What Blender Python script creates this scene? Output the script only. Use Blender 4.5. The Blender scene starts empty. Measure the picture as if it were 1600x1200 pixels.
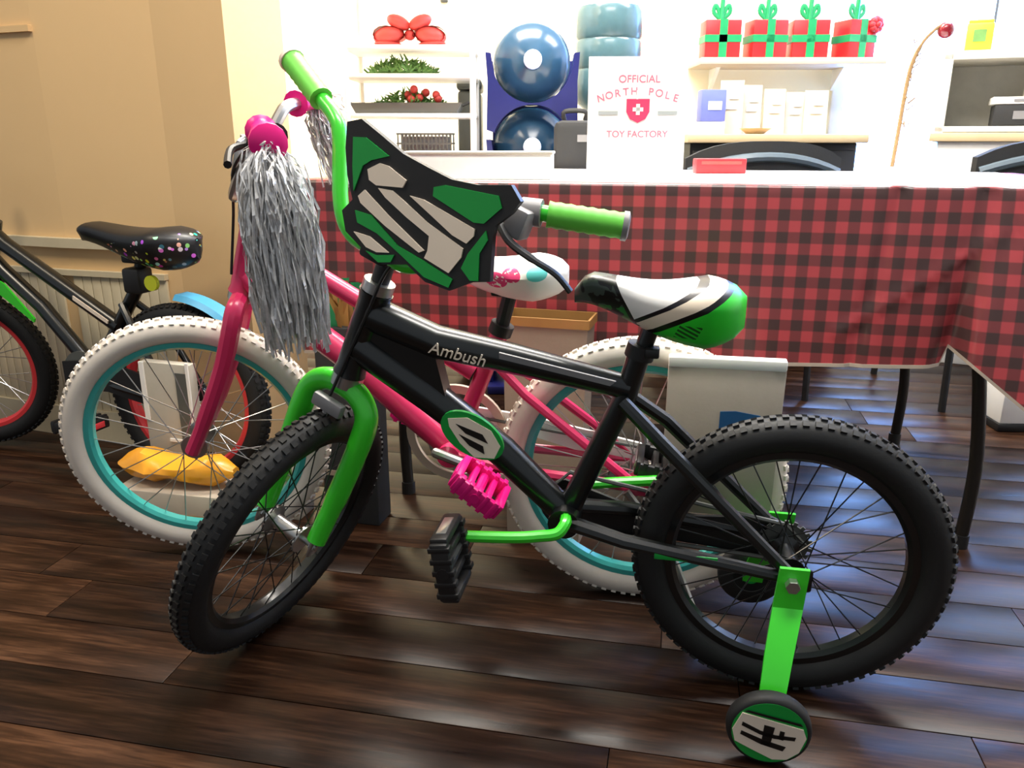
import bpy, bmesh, math, random
from mathutils import Vector, Matrix, Euler
random.seed(7)
R = math.radians
S = bpy.context.scene
COL = S.collection
V = Vector

# ------------------------------------------------------------------ camera, world, lights, exposure
cam = bpy.data.cameras.new('camera'); cam.sensor_width = 36; cam.lens = 36 * 1250 / 1600
cam.clip_start = .02
co = bpy.data.objects.new('camera', cam); COL.objects.link(co)
co.location = (0, 0, .827); co.rotation_euler = (R(90 - 17), 0, 0); S.camera = co
W = bpy.data.worlds.new('world'); S.world = W; W.use_nodes = True
W.node_tree.nodes['Background'].inputs[0].default_value = (.86, .93, 1, 1)
W.node_tree.nodes['Background'].inputs[1].default_value = .42
S.view_settings.view_transform = 'Standard'; S.view_settings.look = 'None'
S.view_settings.gamma = 1; S.view_settings.use_curve_mapping = False
S.view_settings.exposure = 0
def area(name, loc, rot, sx, sy, power, color):
    l = bpy.data.lights.new(name, 'AREA'); l.shape = 'RECTANGLE'; l.size = sx; l.size_y = sy
    l.energy = power; l.color = color
    o = bpy.data.objects.new(name, l); COL.objects.link(o); o.location = loc; o.rotation_euler = rot
    return o
# the ceiling panels of the back half of the room and one warm lamp by the left wall, then an added front fill
area('ceiling_area_light', (-.1, 2.4, 2.5), (0, 0, 0), 1.2, .5, 112, (1, .95, .86))
area('ceiling_area_light', (1.5, 2.4, 2.5), (0, 0, 0), 1.2, .5, 58, (1, .95, .88))
area('ceiling_area_light', (-1.6, .9, 2.5), (0, 0, 0), .6, .6, 26, (1, .86, .66))
area('ceiling_area_light', (.25, .95, 2.5), (0, 0, 0), 1.2, .5, 50, (1, .96, .9))  # unseen fill added overhead to brighten the sign and plates from the front
WINDOW_GLOW = 18.0

# ------------------------------------------------------------------ materials
def lin(c):
    return tuple(((x / 255) / 12.92 if x / 255 <= .04045 else ((x / 255 + .055) / 1.055) ** 2.4) for x in c) + (1,)
class NT:
    def __init__(s, name):
        s.m = bpy.data.materials.new(name); s.m.use_nodes = True
        s.t = s.m.node_tree; s.b = s.t.nodes['Principled BSDF']
    def n(s, typ, **kw):
        q = s.t.nodes.new(typ)
        for k, v in kw.items(): setattr(q, k, v)
        return q
    def l(s, a, b): s.t.links.new(a, b)
    def math(s, op, a, b=None, clamp=False):
        q = s.n('ShaderNodeMath', operation=op); q.use_clamp = clamp
        for i, x in enumerate((a, b)):
            if x is None: continue
            if isinstance(x, (int, float)): q.inputs[i].default_value = x
            else: s.l(x, q.inputs[i])
        return q.outputs[0]
    def mix(s, f, a, b):
        q = s.n('ShaderNodeMix', data_type='RGBA')
        for i, x in ((0, f), (6, a), (7, b)):
            if isinstance(x, (int, float, tuple)): q.inputs[i].default_value = x
            else: s.l(x, q.inputs[i])
        return q.outputs[2]
    def noise(s, scale, detail=4, vec=None, rough=.6):
        q = s.n('ShaderNodeTexNoise'); q.inputs['Scale'].default_value = scale
        q.inputs['Detail'].default_value = detail; q.inputs['Roughness'].default_value = rough
        if vec is not None: s.l(vec, q.inputs['Vector'])
        return q.outputs[0]
    def obj(s):
        return s.n('ShaderNodeTexCoord').outputs['Object']
    def bump(s, h, strength=.2, dist=.002):
        q = s.n('ShaderNodeBump'); q.inputs['Strength'].default_value = strength; q.inputs['Distance'].default_value = dist
        s.l(h, q.inputs['Height']); s.l(q.outputs[0], s.b.inputs['Normal'])
def mat(name, c, rough=.5, metal=0, var=.12, scale=25, bump=0, coat=0, trans=0, alpha=None, spec=None):
    k = NT(name); c = lin(c)
    n = k.noise(scale, vec=k.obj())
    lo = tuple(x * (1 - var) for x in c[:3]) + (1,); hi = tuple(min(1, x * (1 + var)) for x in c[:3]) + (1,)
    k.l(k.mix(n, lo, hi), k.b.inputs['Base Color'])
    k.b.inputs['Roughness'].default_value = rough; k.b.inputs['Metallic'].default_value = metal
    if coat: k.b.inputs['Coat Weight'].default_value = coat; k.b.inputs['Coat Roughness'].default_value = .15
    if trans: k.b.inputs['Transmission Weight'].default_value = trans
    if alpha: k.b.inputs['Alpha'].default_value = alpha
    if spec is not None: k.b.inputs['Specular IOR Level'].default_value = spec
    if bump: k.bump(k.noise(scale * 6, vec=k.obj()), bump)
    return k.m
def emit(name, c, s):
    k = NT(name); k.b.inputs['Base Color'].default_value = lin(c)
    k.b.inputs['Emission Color'].default_value = lin(c); k.b.inputs['Emission Strength'].default_value = s
    return k.m
M = {}
M['green'] = mat('bright_green_paint', (58, 205, 42), .32, coat=.4, var=.05)
M['grip_green'] = mat('soft_green_rubber', (104, 205, 68), .5, var=.06)
M['plate_green'] = mat('printed_green', (20, 152, 60), .35, var=.08)
M['plate_white'] = mat('printed_white', (236, 220, 200), .4, var=.04)
M['black'] = mat('gloss_black_paint', (16, 19, 19), .28, coat=.3, var=.2)
M['matte_black'] = mat('matte_black_plastic', (24, 23, 23), .5, var=.2, bump=.1)
M['rubber'] = mat('black_rubber', (20, 20, 20), .62, var=.25, bump=.15)
M['silver'] = mat('brushed_steel', (190, 190, 188), .28, metal=.9, var=.1)
M['grey_plastic'] = mat('grey_plastic', (128, 126, 126), .4, var=.08)
M['pink'] = mat('raspberry_pink_paint', (205, 42, 92), .33, coat=.4, var=.06)
M['hot_pink'] = mat('hot_pink_plastic', (240, 22, 130), .35, var=.08)
M['white_rubber'] = mat('cream_white_rubber', (226, 216, 203), .55, var=.06, bump=.1)
M['teal'] = mat('teal_rim_paint', (62, 172, 165), .3, coat=.3, var=.06)
M['red_rim'] = mat('coral_red_rim', (222, 62, 66), .35, var=.08)
M['white'] = mat('white_plastic', (240, 238, 234), .4, var=.02)
M['paper'] = mat('white_card', (240, 238, 232), .7, var=.03)
M['tinsel'] = mat('silver_tinsel_foil', (226, 223, 220), .3, metal=.4, var=.42, scale=220)  # strong pale and dark speckle in the colour stands in for glitter
M['beige'] = mat('beige_plastic', (190, 175, 158), .45, var=.06)
M['blue_dark'] = mat('navy_plastic', (22, 26, 96), .4, var=.12)
M['bottle_blue'] = mat('blue_polycarbonate', (48, 84, 112), .2, var=.15, trans=.2)
M['bottle_aqua'] = mat('aqua_polycarbonate', (84, 116, 124), .2, var=.2, trans=.25)
M['cap'] = mat('pale_blue_cap', (205, 215, 255), .4)
M['dark_grey'] = mat('dark_grey_plastic', (86, 88, 84), .5, var=.08)
M['charcoal'] = mat('charcoal_fabric', (38, 38, 38), .8, var=.2, bump=.2)
M['red'] = mat('red_foil_paper', (214, 34, 38), .35, var=.1)
M['ribbon'] = mat('green_satin_ribbon', (24, 140, 84), .4, var=.15)
M['pine'] = mat('pine_green', (98, 140, 70), .7, var=.3)
M['faded_red'] = mat('faded_red_satin', (205, 72, 66), .5, var=.15)
M['counter'] = mat('oak_counter', (205, 180, 140), .4, var=.12, scale=12)
M['kraft'] = mat('kraft_card', (146, 130, 112), .8, var=.1, bump=.2)
M['gold'] = mat('ochre_band', (158, 116, 62), .5, var=.15)
M['orange'] = mat('orange_cellophane', (238, 160, 40), .3, var=.25, scale=14)
M['lime'] = mat('lime_card', (205, 215, 45), .5)
M['blue_print'] = mat('blue_print', (40, 96, 150), .5)
M['sky_blue'] = mat('sky_blue_plastic', (64, 150, 190), .4)
M['sign_pink'] = mat('rose_print', (232, 120, 148), .7)
M['sign_red'] = mat('crimson_print', (224, 62, 104), .7)
M['sign_grey'] = mat('grey_print', (178, 184, 182), .7)
M['twig'] = mat('gilded_twig', (150, 118, 76), .6, var=.3, scale=80)
M['ball'] = mat('dark_red_bauble', (128, 22, 34), .25, coat=.4)
M['print_red'] = mat('red_print', (186, 40, 48), .5, var=.15)
M['steel_leg'] = mat('bronze_grey_steel', (44, 41, 38), .35, metal=.5, var=.1)
M['subfloor_wood'] = mat('brown_subfloor', (30, 22, 17), .8)  # dark brown of the slab under the planks
M['slate'] = mat('slate_blue_vinyl', (88, 100, 108), .35)
M['grey_box'] = mat('grey_beige_board', (182, 175, 160), .7, var=.08, bump=.1)
M['clear'] = mat('clear_film', (222, 208, 190), .2, var=.1, trans=.3)
M['cream_wall'] = mat('cream_wall_paint', (250, 243, 214), .7, var=.02, scale=3)
M['white_wall'] = mat('white_wall_paint', (246, 245, 240), .7, var=.02, scale=3)
M['tan_wall'] = mat('tan_wall_paint', (226, 190, 138), .65, var=.04, scale=2.5)
M['ceil'] = mat('ceiling_white', (235, 233, 228), .8, var=.02)

def plank_mat():
    k = NT('walnut_laminate'); oc = k.obj()
    info = k.n('ShaderNodeObjectInfo')
    mp = k.n('ShaderNodeMapping'); mp.inputs['Scale'].default_value = (1.6, 20, 6); k.l(oc, mp.inputs['Vector'])
    add = k.n('ShaderNodeVectorMath', operation='ADD'); k.l(mp.outputs[0], add.inputs[0])
    sc = k.n('ShaderNodeVectorMath', operation='SCALE'); sc.inputs['Scale'].default_value = 37
    cb = k.n('ShaderNodeCombineXYZ'); k.l(info.outputs['Random'], cb.inputs[0]); k.l(info.outputs['Random'], cb.inputs[1])
    k.l(cb.outputs[0], sc.inputs[0]); k.l(sc.outputs[0], add.inputs[1])
    g = k.noise(1.6, 8, add.outputs[0], .65)
    g2 = k.noise(9, 3, add.outputs[0], .5)
    f = k.math('ADD', k.math('MULTIPLY', g, .7), k.math('MULTIPLY', g2, .3))
    r = k.n('ShaderNodeValToRGB'); k.l(f, r.inputs[0])
    e = r.color_ramp.elements
    e[0].position = .37; e[0].color = lin((30, 18, 11)); e[1].position = .64; e[1].color = lin((94, 66, 47))
    q = e.new(.5); q.color = lin((56, 36, 24))
    tint = k.mix(info.outputs['Random'], lin((150, 140, 135)), lin((255, 246, 236)))
    mm = k.n('ShaderNodeMix', data_type='RGBA', blend_type='MULTIPLY'); mm.inputs[0].default_value = 1
    k.l(r.outputs[0], mm.inputs[6]); k.l(tint, mm.inputs[7])
    k.l(mm.outputs[2], k.b.inputs['Base Color'])
    k.l(k.math('ADD', k.math('MULTIPLY', g, .3), .18), k.b.inputs['Roughness'])
    k.bump(f, .25, .0012); k.b.inputs['Specular IOR Level'].default_value = .22
    return k.m
M['plank'] = plank_mat()

def plaid_mat():
    k = NT('buffalo_plaid_vinyl')
    uv = k.n('ShaderNodeTexCoord').outputs['UV']; sp = k.n('ShaderNodeSeparateXYZ'); k.l(uv, sp.inputs[0])
    def band(o):
        w = k.math('SINE', k.math('MULTIPLY', o, 2 * math.pi / .0425))
        return k.math('ADD', k.math('MULTIPLY', w, 3), .5, clamp=True)
    u, v = band(sp.outputs[0]), band(sp.outputs[1])
    f = k.math('MULTIPLY', k.math('ADD', u, v), .5)
    r = k.n('ShaderNodeValToRGB'); k.l(f, r.inputs[0]); e = r.color_ramp.elements
    e[0].color = lin((182, 72, 76)); e[1].color = lin((74, 53, 51)); q = e.new(.5); q.color = lin((124, 60, 61))
    k.l(r.outputs[0], k.b.inputs['Base Color']); k.b.inputs['Roughness'].default_value = .27
    return k.m
M['plaid'] = plaid_mat()

def saddle_mat():          # printed saddle: white top with black lines, green flank, dark nose
    k = NT('green_white_saddle_print'); sp = k.n('ShaderNodeSeparateXYZ'); k.l(k.obj(), sp.inputs[0])
    x, y, z = sp.outputs
    d1 = k.math('SUBTRACT', z, k.math('MULTIPLY_ADD', x, .68)) if False else k.math('SUBTRACT', z, k.math('ADD', k.math('MULTIPLY', x, .62), .574 + .62 * .224))
    e1 = k.math('SUBTRACT', k.math('ADD', x, .262), k.math('MULTIPLY', k.math('SUBTRACT', .637, z), .52))
    def step(v, t): return k.math('GREATER_THAN', v, t)
    c = k.mix(step(d1, -.0045), lin((40, 215, 48)), lin((10, 12, 10)))
    c = k.mix(step(d1, .0045), c, lin((238, 222, 200)))
    c = k.mix(step(d1, .024), c, lin((22, 18, 26)))
    c = k.mix(step(d1, .031), c, lin((245, 243, 240)))
    lx = k.math('ABSOLUTE', k.math('SUBTRACT', k.math('ADD', x, .168), k.math('MULTIPLY', k.math('SUBTRACT', z, .586), .4))); lz = k.math('ABSOLUTE', k.math('SUBTRACT', z, .586))
    mk = k.math('MULTIPLY', k.math('MULTIPLY', k.math('LESS_THAN', lx, .015), k.math('LESS_THAN', lz, .010)), k.math('GREATER_THAN', k.math('SINE', k.math('MULTIPLY', k.math('ADD', z, k.math('MULTIPLY', x, .5)), 900)), -.1))
    c = k.mix(mk, c, lin((14, 86, 24)))
    nose = k.mix(step(z, .612), lin((30, 120, 45)), lin((60, 72, 64)))
    nose = k.mix(step(k.noise(38, 2, k.obj()), .52), nose, lin((14, 15, 15)))
    c = k.mix(step(e1, 0), lin((10, 10, 10)), c)
    c = k.mix(step(e1, -.006), nose, c)
    k.l(c, k.b.inputs['Base Color']); k.b.inputs['Roughness'].default_value = .35
    return k.m
M['saddle'] = saddle_mat()
def dots_mat():            # black saddle with coloured dots on its flank
    k = NT('black_saddle_coloured_dots'); oc = k.obj(); sp = k.n('ShaderNodeSeparateXYZ'); k.l(oc, sp.inputs[0])
    vo = k.n('ShaderNodeTexVoronoi'); vo.inputs['Scale'].default_value = 62; k.l(oc, vo.inputs['Vector'])
    dot = k.math('LESS_THAN', vo.outputs['Distance'], .33)
    low = k.math('LESS_THAN', sp.outputs[2], k.math('ADD', k.math('MULTIPLY', sp.outputs[0], .15), .618))
    hs = k.n('ShaderNodeHueSaturation'); hs.inputs['Saturation'].default_value = 1; k.l(vo.outputs['Color'], hs.inputs['Color'])
    c = k.mix(k.math('MULTIPLY', dot, low), lin((20, 20, 22)), hs.outputs[0])
    k.l(c, k.b.inputs['Base Color']); k.b.inputs['Roughness'].default_value = .4
    return k.m
M['dots'] = dots_mat()
def hearts_mat():
    k = NT('white_saddle_pink_teal_print'); oc = k.obj(); sp = k.n('ShaderNodeSeparateXYZ'); k.l(oc, sp.inputs[0])
    x, y, z = sp.outputs
    def blob(cx, cz, rx, rz):
        a = k.math('POWER', k.math('DIVIDE', k.math('SUBTRACT', x, cx), rx), 2); b = k.math('POWER', k.math('DIVIDE', k.math('SUBTRACT', z, cz), rz), 2)
        return k.math('LESS_THAN', k.math('ADD', a, b), 1)
    n = k.noise(120, 2, oc)
    p = k.math('MULTIPLY', k.math('MAXIMUM', blob(-.245, .612, .02, .014), blob(-.218, .622, .016, .012)), k.math('GREATER_THAN', n, .42))
    t = blob(-.176, .626, .016, .012)
    c = k.mix(p, lin((248, 244, 236)), lin((232, 60, 120))); c = k.mix(t, c, lin((96, 200, 195)))
    k.l(c, k.b.inputs['Base Color']); k.b.inputs['Roughness'].default_value = .4
    return k.m
M['hearts'] = hearts_mat()

# ------------------------------------------------------------------ mesh builder
def T(x, y, z): return Matrix.Translation((x, y, z))
def RX(a): return Matrix.Rotation(R(a), 4, 'X')
def RY(a): return Matrix.Rotation(R(a), 4, 'Y')
def RZ(a): return Matrix.Rotation(R(a), 4, 'Z')
I = Matrix.Identity(4)
def basis(o, x, y, z):
    m = Matrix((x, y, z)).transposed().to_4x4(); m.translation = o; return m
class MB:
    def __init__(s): s.bm = bmesh.new()
    def vs(s, pts, mx=I): return [s.bm.verts.new(mx @ V(p)) for p in pts]
    def f(s, vv):
        try: return s.bm.faces.new(vv)
        except ValueError: return None
    def box(s, c, d, mx=I, bev=0, taper=1):
        x, y, z = (a / 2 for a in d); c = V(c)
        b = bmesh.new() if bev else s.bm
        P = [c + V((sx * x * (taper if sz > 0 else 1), sy * y * (taper if sz > 0 else 1), sz * z)) for sz in (-1, 1) for sy in (-1, 1) for sx in (-1, 1)]
        v = [b.verts.new(mx @ p) for p in P]
        for q in ((0, 2, 3, 1), (4, 5, 7, 6), (0, 1, 5, 4), (2, 6, 7, 3), (0, 4, 6, 2), (1, 3, 7, 5)): b.faces.new([v[i] for i in q])
        if bev:
            bmesh.ops.bevel(b, geom=b.edges[:], offset=bev, segments=2, profile=.5, affect='EDGES')
            me = bpy.data.meshes.new('t'); b.to_mesh(me); b.free(); s.bm.from_mesh(me); bpy.data.meshes.remove(me)
        return s
    def ring(s, pts): return s.vs(pts)
    def loft(s, rings, mx=I, cap=True, closed=False, wrap=True):
        rr = [s.vs(r, mx) for r in rings]; n = len(rr[0])
        pairs = list(zip(rr, rr[1:])) + ([(rr[-1], rr[0])] if closed else [])
        for a, b in pairs:
            for i in range(n if wrap else n - 1): s.f([a[i], a[(i + 1) % n], b[(i + 1) % n], b[i]])
        if cap and not closed and wrap: s.f(rr[0][::-1]); s.f(rr[-1])
        return s
    def tube(s, pts, r, n=10, mx=I, closed=False, flat=1):
        pts = [V(p) for p in pts]; m = len(pts)
        rs = r if isinstance(r, (list, tuple)) else [r] * m
        t0 = (pts[1] - pts[0]).normalized(); up = V((0, 0, 1)) if abs(t0.z) < .9 else V((0, 1, 0))
        nx = t0.cross(up).normalized(); rings = []
        for i, p in enumerate(pts):
            if closed: t = pts[(i + 1) % m] - pts[i - 1]
            else: t = pts[min(i + 1, m - 1)] - pts[max(i - 1, 0)]
            t.normalize(); nx = (nx - t * nx.dot(t)).normalized(); ny = t.cross(nx)
            rings.append([p + (nx * math.cos(a) + ny * math.sin(a) * flat) * rs[i] for a in (2 * math.pi * k / n for k in range(n))])
        return s.loft(rings, mx, closed=closed)
    def lathe(s, prof, n=40, mx=I, closed=False):     # profile (radius, height) about local z
        prof = list(prof); rr = []
        for k in range(n):
            a = 2 * math.pi * k / n
            rr.append(s.vs([(p[0] * math.cos(a), p[0] * math.sin(a), p[1]) for p in prof], mx))
        m = len(prof)
        for k in range(n):
            a, b = rr[k], rr[(k + 1) % n]
            for i in range(m if closed else m - 1): s.f([a[i], b[i], b[(i + 1) % m], a[(i + 1) % m]])
        bmesh.ops.remove_doubles(s.bm, verts=s.bm.verts[:], dist=1e-6)
        return s
    def prism(s, poly, z0, z1, mx=I):
        a = s.vs([(p[0], p[1], z0) for p in poly], mx); b = s.vs([(p[0], p[1], z1) for p in poly], mx); n = len(poly)
        s.f(a[::-1]); s.f(b)
        for i in range(n): s.f([a[i], a[(i + 1) % n], b[(i + 1) % n], b[i]])
        return s
    def ball(s, c, r, mx=I, n=16, sz=1):
        prof = [(r * math.sin(math.pi * i / 10), -r * sz * math.cos(math.pi * i / 10)) for i in range(11)]
        return s.lathe(prof, n, mx @ T(*c))
    def build(s, name, m, parent=None, smooth=35, mx=None):
        bmesh.ops.recalc_face_normals(s.bm, faces=s.bm.faces[:])
        me = bpy.data.meshes.new(name); s.bm.to_mesh(me); s.bm.free(); me.materials.append(M[m] if isinstance(m, str) else m)
        if smooth:
            me.shade_smooth(); me.set_sharp_from_angle(angle=R(smooth))
        o = bpy.data.objects.new(name, me); COL.objects.link(o)
        if parent: o.parent = parent
        if mx is not None: o.matrix_local = mx
        return o
def smooth_path(pts, k=6):
    pts = [V(p) for p in pts]; out = []
    for i in range(len(pts) - 1):
        p0, p1, p2, p3 = pts[max(i - 1, 0)], pts[i], pts[i + 1], pts[min(i + 2, len(pts) - 1)]
        for j in range(k):
            t = j / k
            out.append(.5 * ((2 * p1) + (p2 - p0) * t + (2 * p0 - 5 * p1 + 4 * p2 - p3) * t * t + (3 * p1 - p0 - 3 * p2 + p3) * t ** 3))
    return out + [pts[-1]]
def tag(o, label, cat, group=None, kind=None):
    o['label'] = label; o['category'] = cat
    if group: o['group'] = group
    if kind: o['kind'] = kind
    return o
def thing(name, label, cat, mx=I, group=None):
    o = bpy.data.objects.new(name, None); COL.objects.link(o); o.matrix_world = mx; o.empty_display_size = .05
    return tag(o, label, cat, group)
def holder(name, parent, mx=I):
    o = bpy.data.objects.new(name, None); COL.objects.link(o); o.parent = parent; o.matrix_local = mx; return o
def struct(o): o['kind'] = 'structure'; return o
def text(s_, name, size, m, parent, mx, depth=.0004, shear=0):
    c = bpy.data.curves.new(name, 'FONT'); c.body = s_; c.size = size; c.align_x = 'CENTER'; c.align_y = 'CENTER'; c.extrude = depth; c.shear = shear
    o = bpy.data.objects.new(name, c); COL.objects.link(o)
    dg = bpy.context.evaluated_depsgraph_get(); me = bpy.data.meshes.new_from_object(o.evaluated_get(dg))
    bpy.data.objects.remove(o); me.materials.clear(); me.materials.append(M[m])
    o = bpy.data.objects.new(name, me); COL.objects.link(o); o.parent = parent; o.matrix_local = mx
    return o

# ------------------------------------------------------------------ the room
fl = MB().box((0, 1.8, -.03), (9, 9, .03)).build('floor', 'subfloor_wood', smooth=0); struct(fl)
PY = -11.5
PM = RZ(PY)
pw, plen = .126, 1.22
shared = None
for r in range(-8, 34):
    off = random.Random(r * 3 + 1).uniform(0, plen)
    for c in range(-4, 4):
        x = c * plen + off; y = r * pw
        p = PM @ V((x + plen / 2, y, 0))
        if not (-2.7 < p.x < 2.9 and -.2 < p.y < 3.6): continue
        if shared is None:
            b = MB().box((0, 0, -.0075), (plen - .0014, pw - .0016, .015), bev=.0009)
            o = b.build('plank', 'plank', fl, 30); shared = o.data
        else:
            o = bpy.data.objects.new('plank', shared); COL.objects.link(o); o.parent = fl
        o.matrix_local = T(p.x, p.y, 0) @ PM
def wallbox(name, c, d, m, mx=I): return struct(MB().box(c, d, mx).build(name, m, smooth=0))
BY = 3.5
# back wall with one window opening at its right
wx0, wx1, wz0, wz1 = 1.32, 2.65, .6, 2.3
b = MB()
b.box(((wx0 - 1.2) / 2, BY + .06, 1.3), (wx0 + 1.2, .12, 2.6)); b.box(((wx1 + 2.7) / 2, BY + .06, 1.3), (2.7 - wx1, .12, 2.6))
b.box(((wx0 + wx1) / 2, BY + .06, wz0 / 2), (wx1 - wx0, .12, wz0)); b.box(((wx0 + wx1) / 2, BY + .06, (wz1 + 2.6) / 2), (wx1 - wx0, .12, 2.6 - wz1))
struct(b.build('wall_back', 'cream_wall', smooth=0))
win = bpy.data.objects.new('window_1', None); COL.objects.link(win); win.location = ((wx0 + wx1) / 2, BY, wz0); struct(win)
hw = (wx1 - wx0) / 2; hh = wz1 - wz0
b = MB()
for sx in (-1, 1): b.box((sx * (hw - .02), .02, hh / 2), (.05, .06, hh), bev=.004)
for z in (.02, hh - .02): b.box((0, .02, z), (2 * hw, .06, .05), bev=.004)
b.build('window_frame', 'white', win)
MB().box((0, .03, hh / 2), (.03, .03, hh - .08)).build('muntin', 'white', win)
pane = emit('daylit_pane', (132, 180, 255), WINDOW_GLOW)
for sx in (-1, 1): MB().box((sx * hw / 2, .04, hh / 2), (hw - .06, .006, hh - .08)).build('pane', pane, win, 0)
# left wall: two slightly turned faces ending in a corner, wainscot and rails
def wall_poly(name, pts, z0, z1, m, thick=.12):
    b = MB(); n = len(pts); pts = [V((p[0], p[1], 0)) for p in pts]; back = [p + V((.1, thick, 0)) for p in pts]
    poly = pts + back[::-1]; b.prism([(p.x, p.y) for p in poly], z0, z1); return struct(b.build(name, m, smooth=0))
LW = [(-2.7, 2.72), (-1.20, 2.172), (-.86, 2.075), (-.655, 1.975)]
wall_poly('wall_left', LW, 0, 2.6, 'tan_wall')
def off(p, d): return (p[0] - d * .34, p[1] - d * .94)
def rail(name, z0, z1, d, m, pts):
    b = MB(); a = pts; o = [off(p, d) for p in pts]
    b.prism(list(a) + o[::-1], z0, z1); return struct(b.build(name, m, smooth=0))
M['wains'] = mat('wainscot_cream', (206, 192, 160), .6, var=.05, scale=40)
LR = [LW[0], LW[1], (-.90, 2.0866)]
rail('trim_1', .55, .575, .022, 'wains', LR); rail('trim_2', .475, .49, .016, 'wains', LR)
rail('baseboard_left', 0, .09, .016, 'wains', LR)
rail('trim_3', 1.085, 1.1, .012, 'tan_wall', LR[:2])
wl = bpy.data.objects['wall_left']
sh = None
for L0, L1 in ((V((-2.3, 2.575)), V((-1.205, 2.174))), (V((-1.19, 2.169)), V((-.90, 2.0866)))):      # beadboard slats of the wainscot
    dd = (L1 - L0); ln = dd.length; dd.normalize()
    for i in range(int(ln / .03)):
        p = L0 + dd * (i * .03 + .015)
        if sh is None:
            o = MB().box((0, -.004, .2825), (.0285, .008, .385), bev=.002).build('slat', 'wains', wl); sh = o.data
        else: o = bpy.data.objects.new('slat', sh); COL.objects.link(o); o.parent = wl
        o.matrix_local = T(p.x, p.y, 0) @ RZ(math.degrees(math.atan2(dd.y, dd.x)))
wallbox('wall_right', (2.76, 1.8, 1.3), (.12, 3.6, 2.6), 'white_wall')
wallbox('wall_far_left', (-1.2, 2.95, 1.3), (.1, 1.2, 2.6), 'white_wall')
wallbox('ceiling', (0, 1.75, 2.63), (5.6, 3.7, .06), 'ceil')

# ------------------------------------------------------------------ bicycles
def steer_matrix(A, eta, delta):
    e, d = R(eta), R(delta)
    s = V((math.cos(e), 0, math.sin(e))); f0 = V((-math.sin(e), 0, math.cos(e))); l0 = V((0, -1, 0))
    return basis(V(A), f0 * math.cos(d) + l0 * math.sin(d), l0 * math.cos(d) - f0 * math.sin(d), s)
def wheel(bike, name, mx, Rr, rt, tire, rim, spoke, nsp=28, hubm='silver', ax=.05, rimw=.013, tread=True):
    w = holder(name, bike, mx)                     # local: axle along y
    A = RX(90)                                     # lathe axis z -> y
    k = 14
    MB().lathe([(Rr - rt + rt * math.cos(a), rt * math.sin(a) * .98) for a in (2 * math.pi * i / k for i in range(k))], 72, A, closed=True).build('tire', tire, w, 60)
    if tread:
        b = MB(); nk = 84
        for i in range(nk):
            for j, yy in enumerate((-.014, 0, .014)):
                m = RY(360 * (i + .5 * (j % 2)) / nk)
                zt = Rr - rt + math.sqrt(max(rt * rt - yy * yy, 0))
                b.box((0, 0, 0), (.0088, .009, .005), m @ T(0, yy, zt) @ RX(math.degrees(-yy / rt)))
        o = b.build('tread', tire, w, 0); o['kind'] = 'stuff'
    ri = Rr - 2 * rt
    MB().lathe([(ri + .004, -rimw), (ri + .004, rimw), (ri - .006, rimw), (ri - .012, rimw * .55), (ri - .012, -rimw * .55), (ri - .006, -rimw)], 64, A, closed=True).build('rim', rim, w, 40)
    hr = .025 if name == 'front_wheel' else .021
    MB().lathe([(0, -ax), (.005, -ax), (.005, -.034), (hr, -.034), (hr, -.029), (.012, -.024), (.012, .024), (hr, .029), (hr, .034), (.005, .034), (.005, ax), (0, ax)], 20, A).build('hub', hubm, w, 40)
    for s in (-1, 1): MB().lathe([(0, s * (ax - .012)), (.009, s * (ax - .012)), (.009, s * (ax - .002)), (0, s * (ax - .002))], 6, A).build('axle_nut', 'silver', w, 20)
    ms = []
    for i in range(nsp):
        side = 1 if i % 2 else -1; cross = 1 if (i // 2) % 2 else -1
        key = (side > 0) * 2 + (cross > 0)
        while len(ms) < 4: ms.append(None)
        if ms[key] is None:
            a = cross * 1.05
            o = MB().tube([(hr * .9 * math.sin(a), side * .031, hr * .9 * math.cos(a)), (0, side * .004, ri - .01)], .0011, 5).build('spoke', spoke, w, 60); ms[key] = o.data
        else: o = bpy.data.objects.new('spoke', ms[key]); COL.objects.link(o); o.parent = w
        o.matrix_local = RY(360 * i / nsp)
    return w
def pedal(parent, mx, m, refl='silver', d=(.092, .075, .026)):
    p = holder('pedal', parent, mx)
    x, y, z = d
    b = MB()
    for s in (-1, 1):
        b.box((0, s * y / 2, 0), (x, .012, z), bev=.003)
        b.box((s * x / 2, 0, 0), (.012, y, z), bev=.003)
        b.box((s * x * .22, 0, 0), (.01, y, z * .7), bev=.002)
    b.tube([(0, -y * .6, 0), (0, y * .6, 0)], .009, 10); 
    for i in range(5):
        for s in (-1, 1): b.box((-x / 2 + x * (i + .5) / 5, s * y / 2, 0), (.008, .013, z + .006), bev=.001)
    b.build('pedal_body', m, p)
    for s in (-1, 1): MB().box((s * (x / 2 + .006), 0, 0), (.003, y * .6, z * .55), bev=.001).build('reflector', refl, p)
    return p
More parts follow.
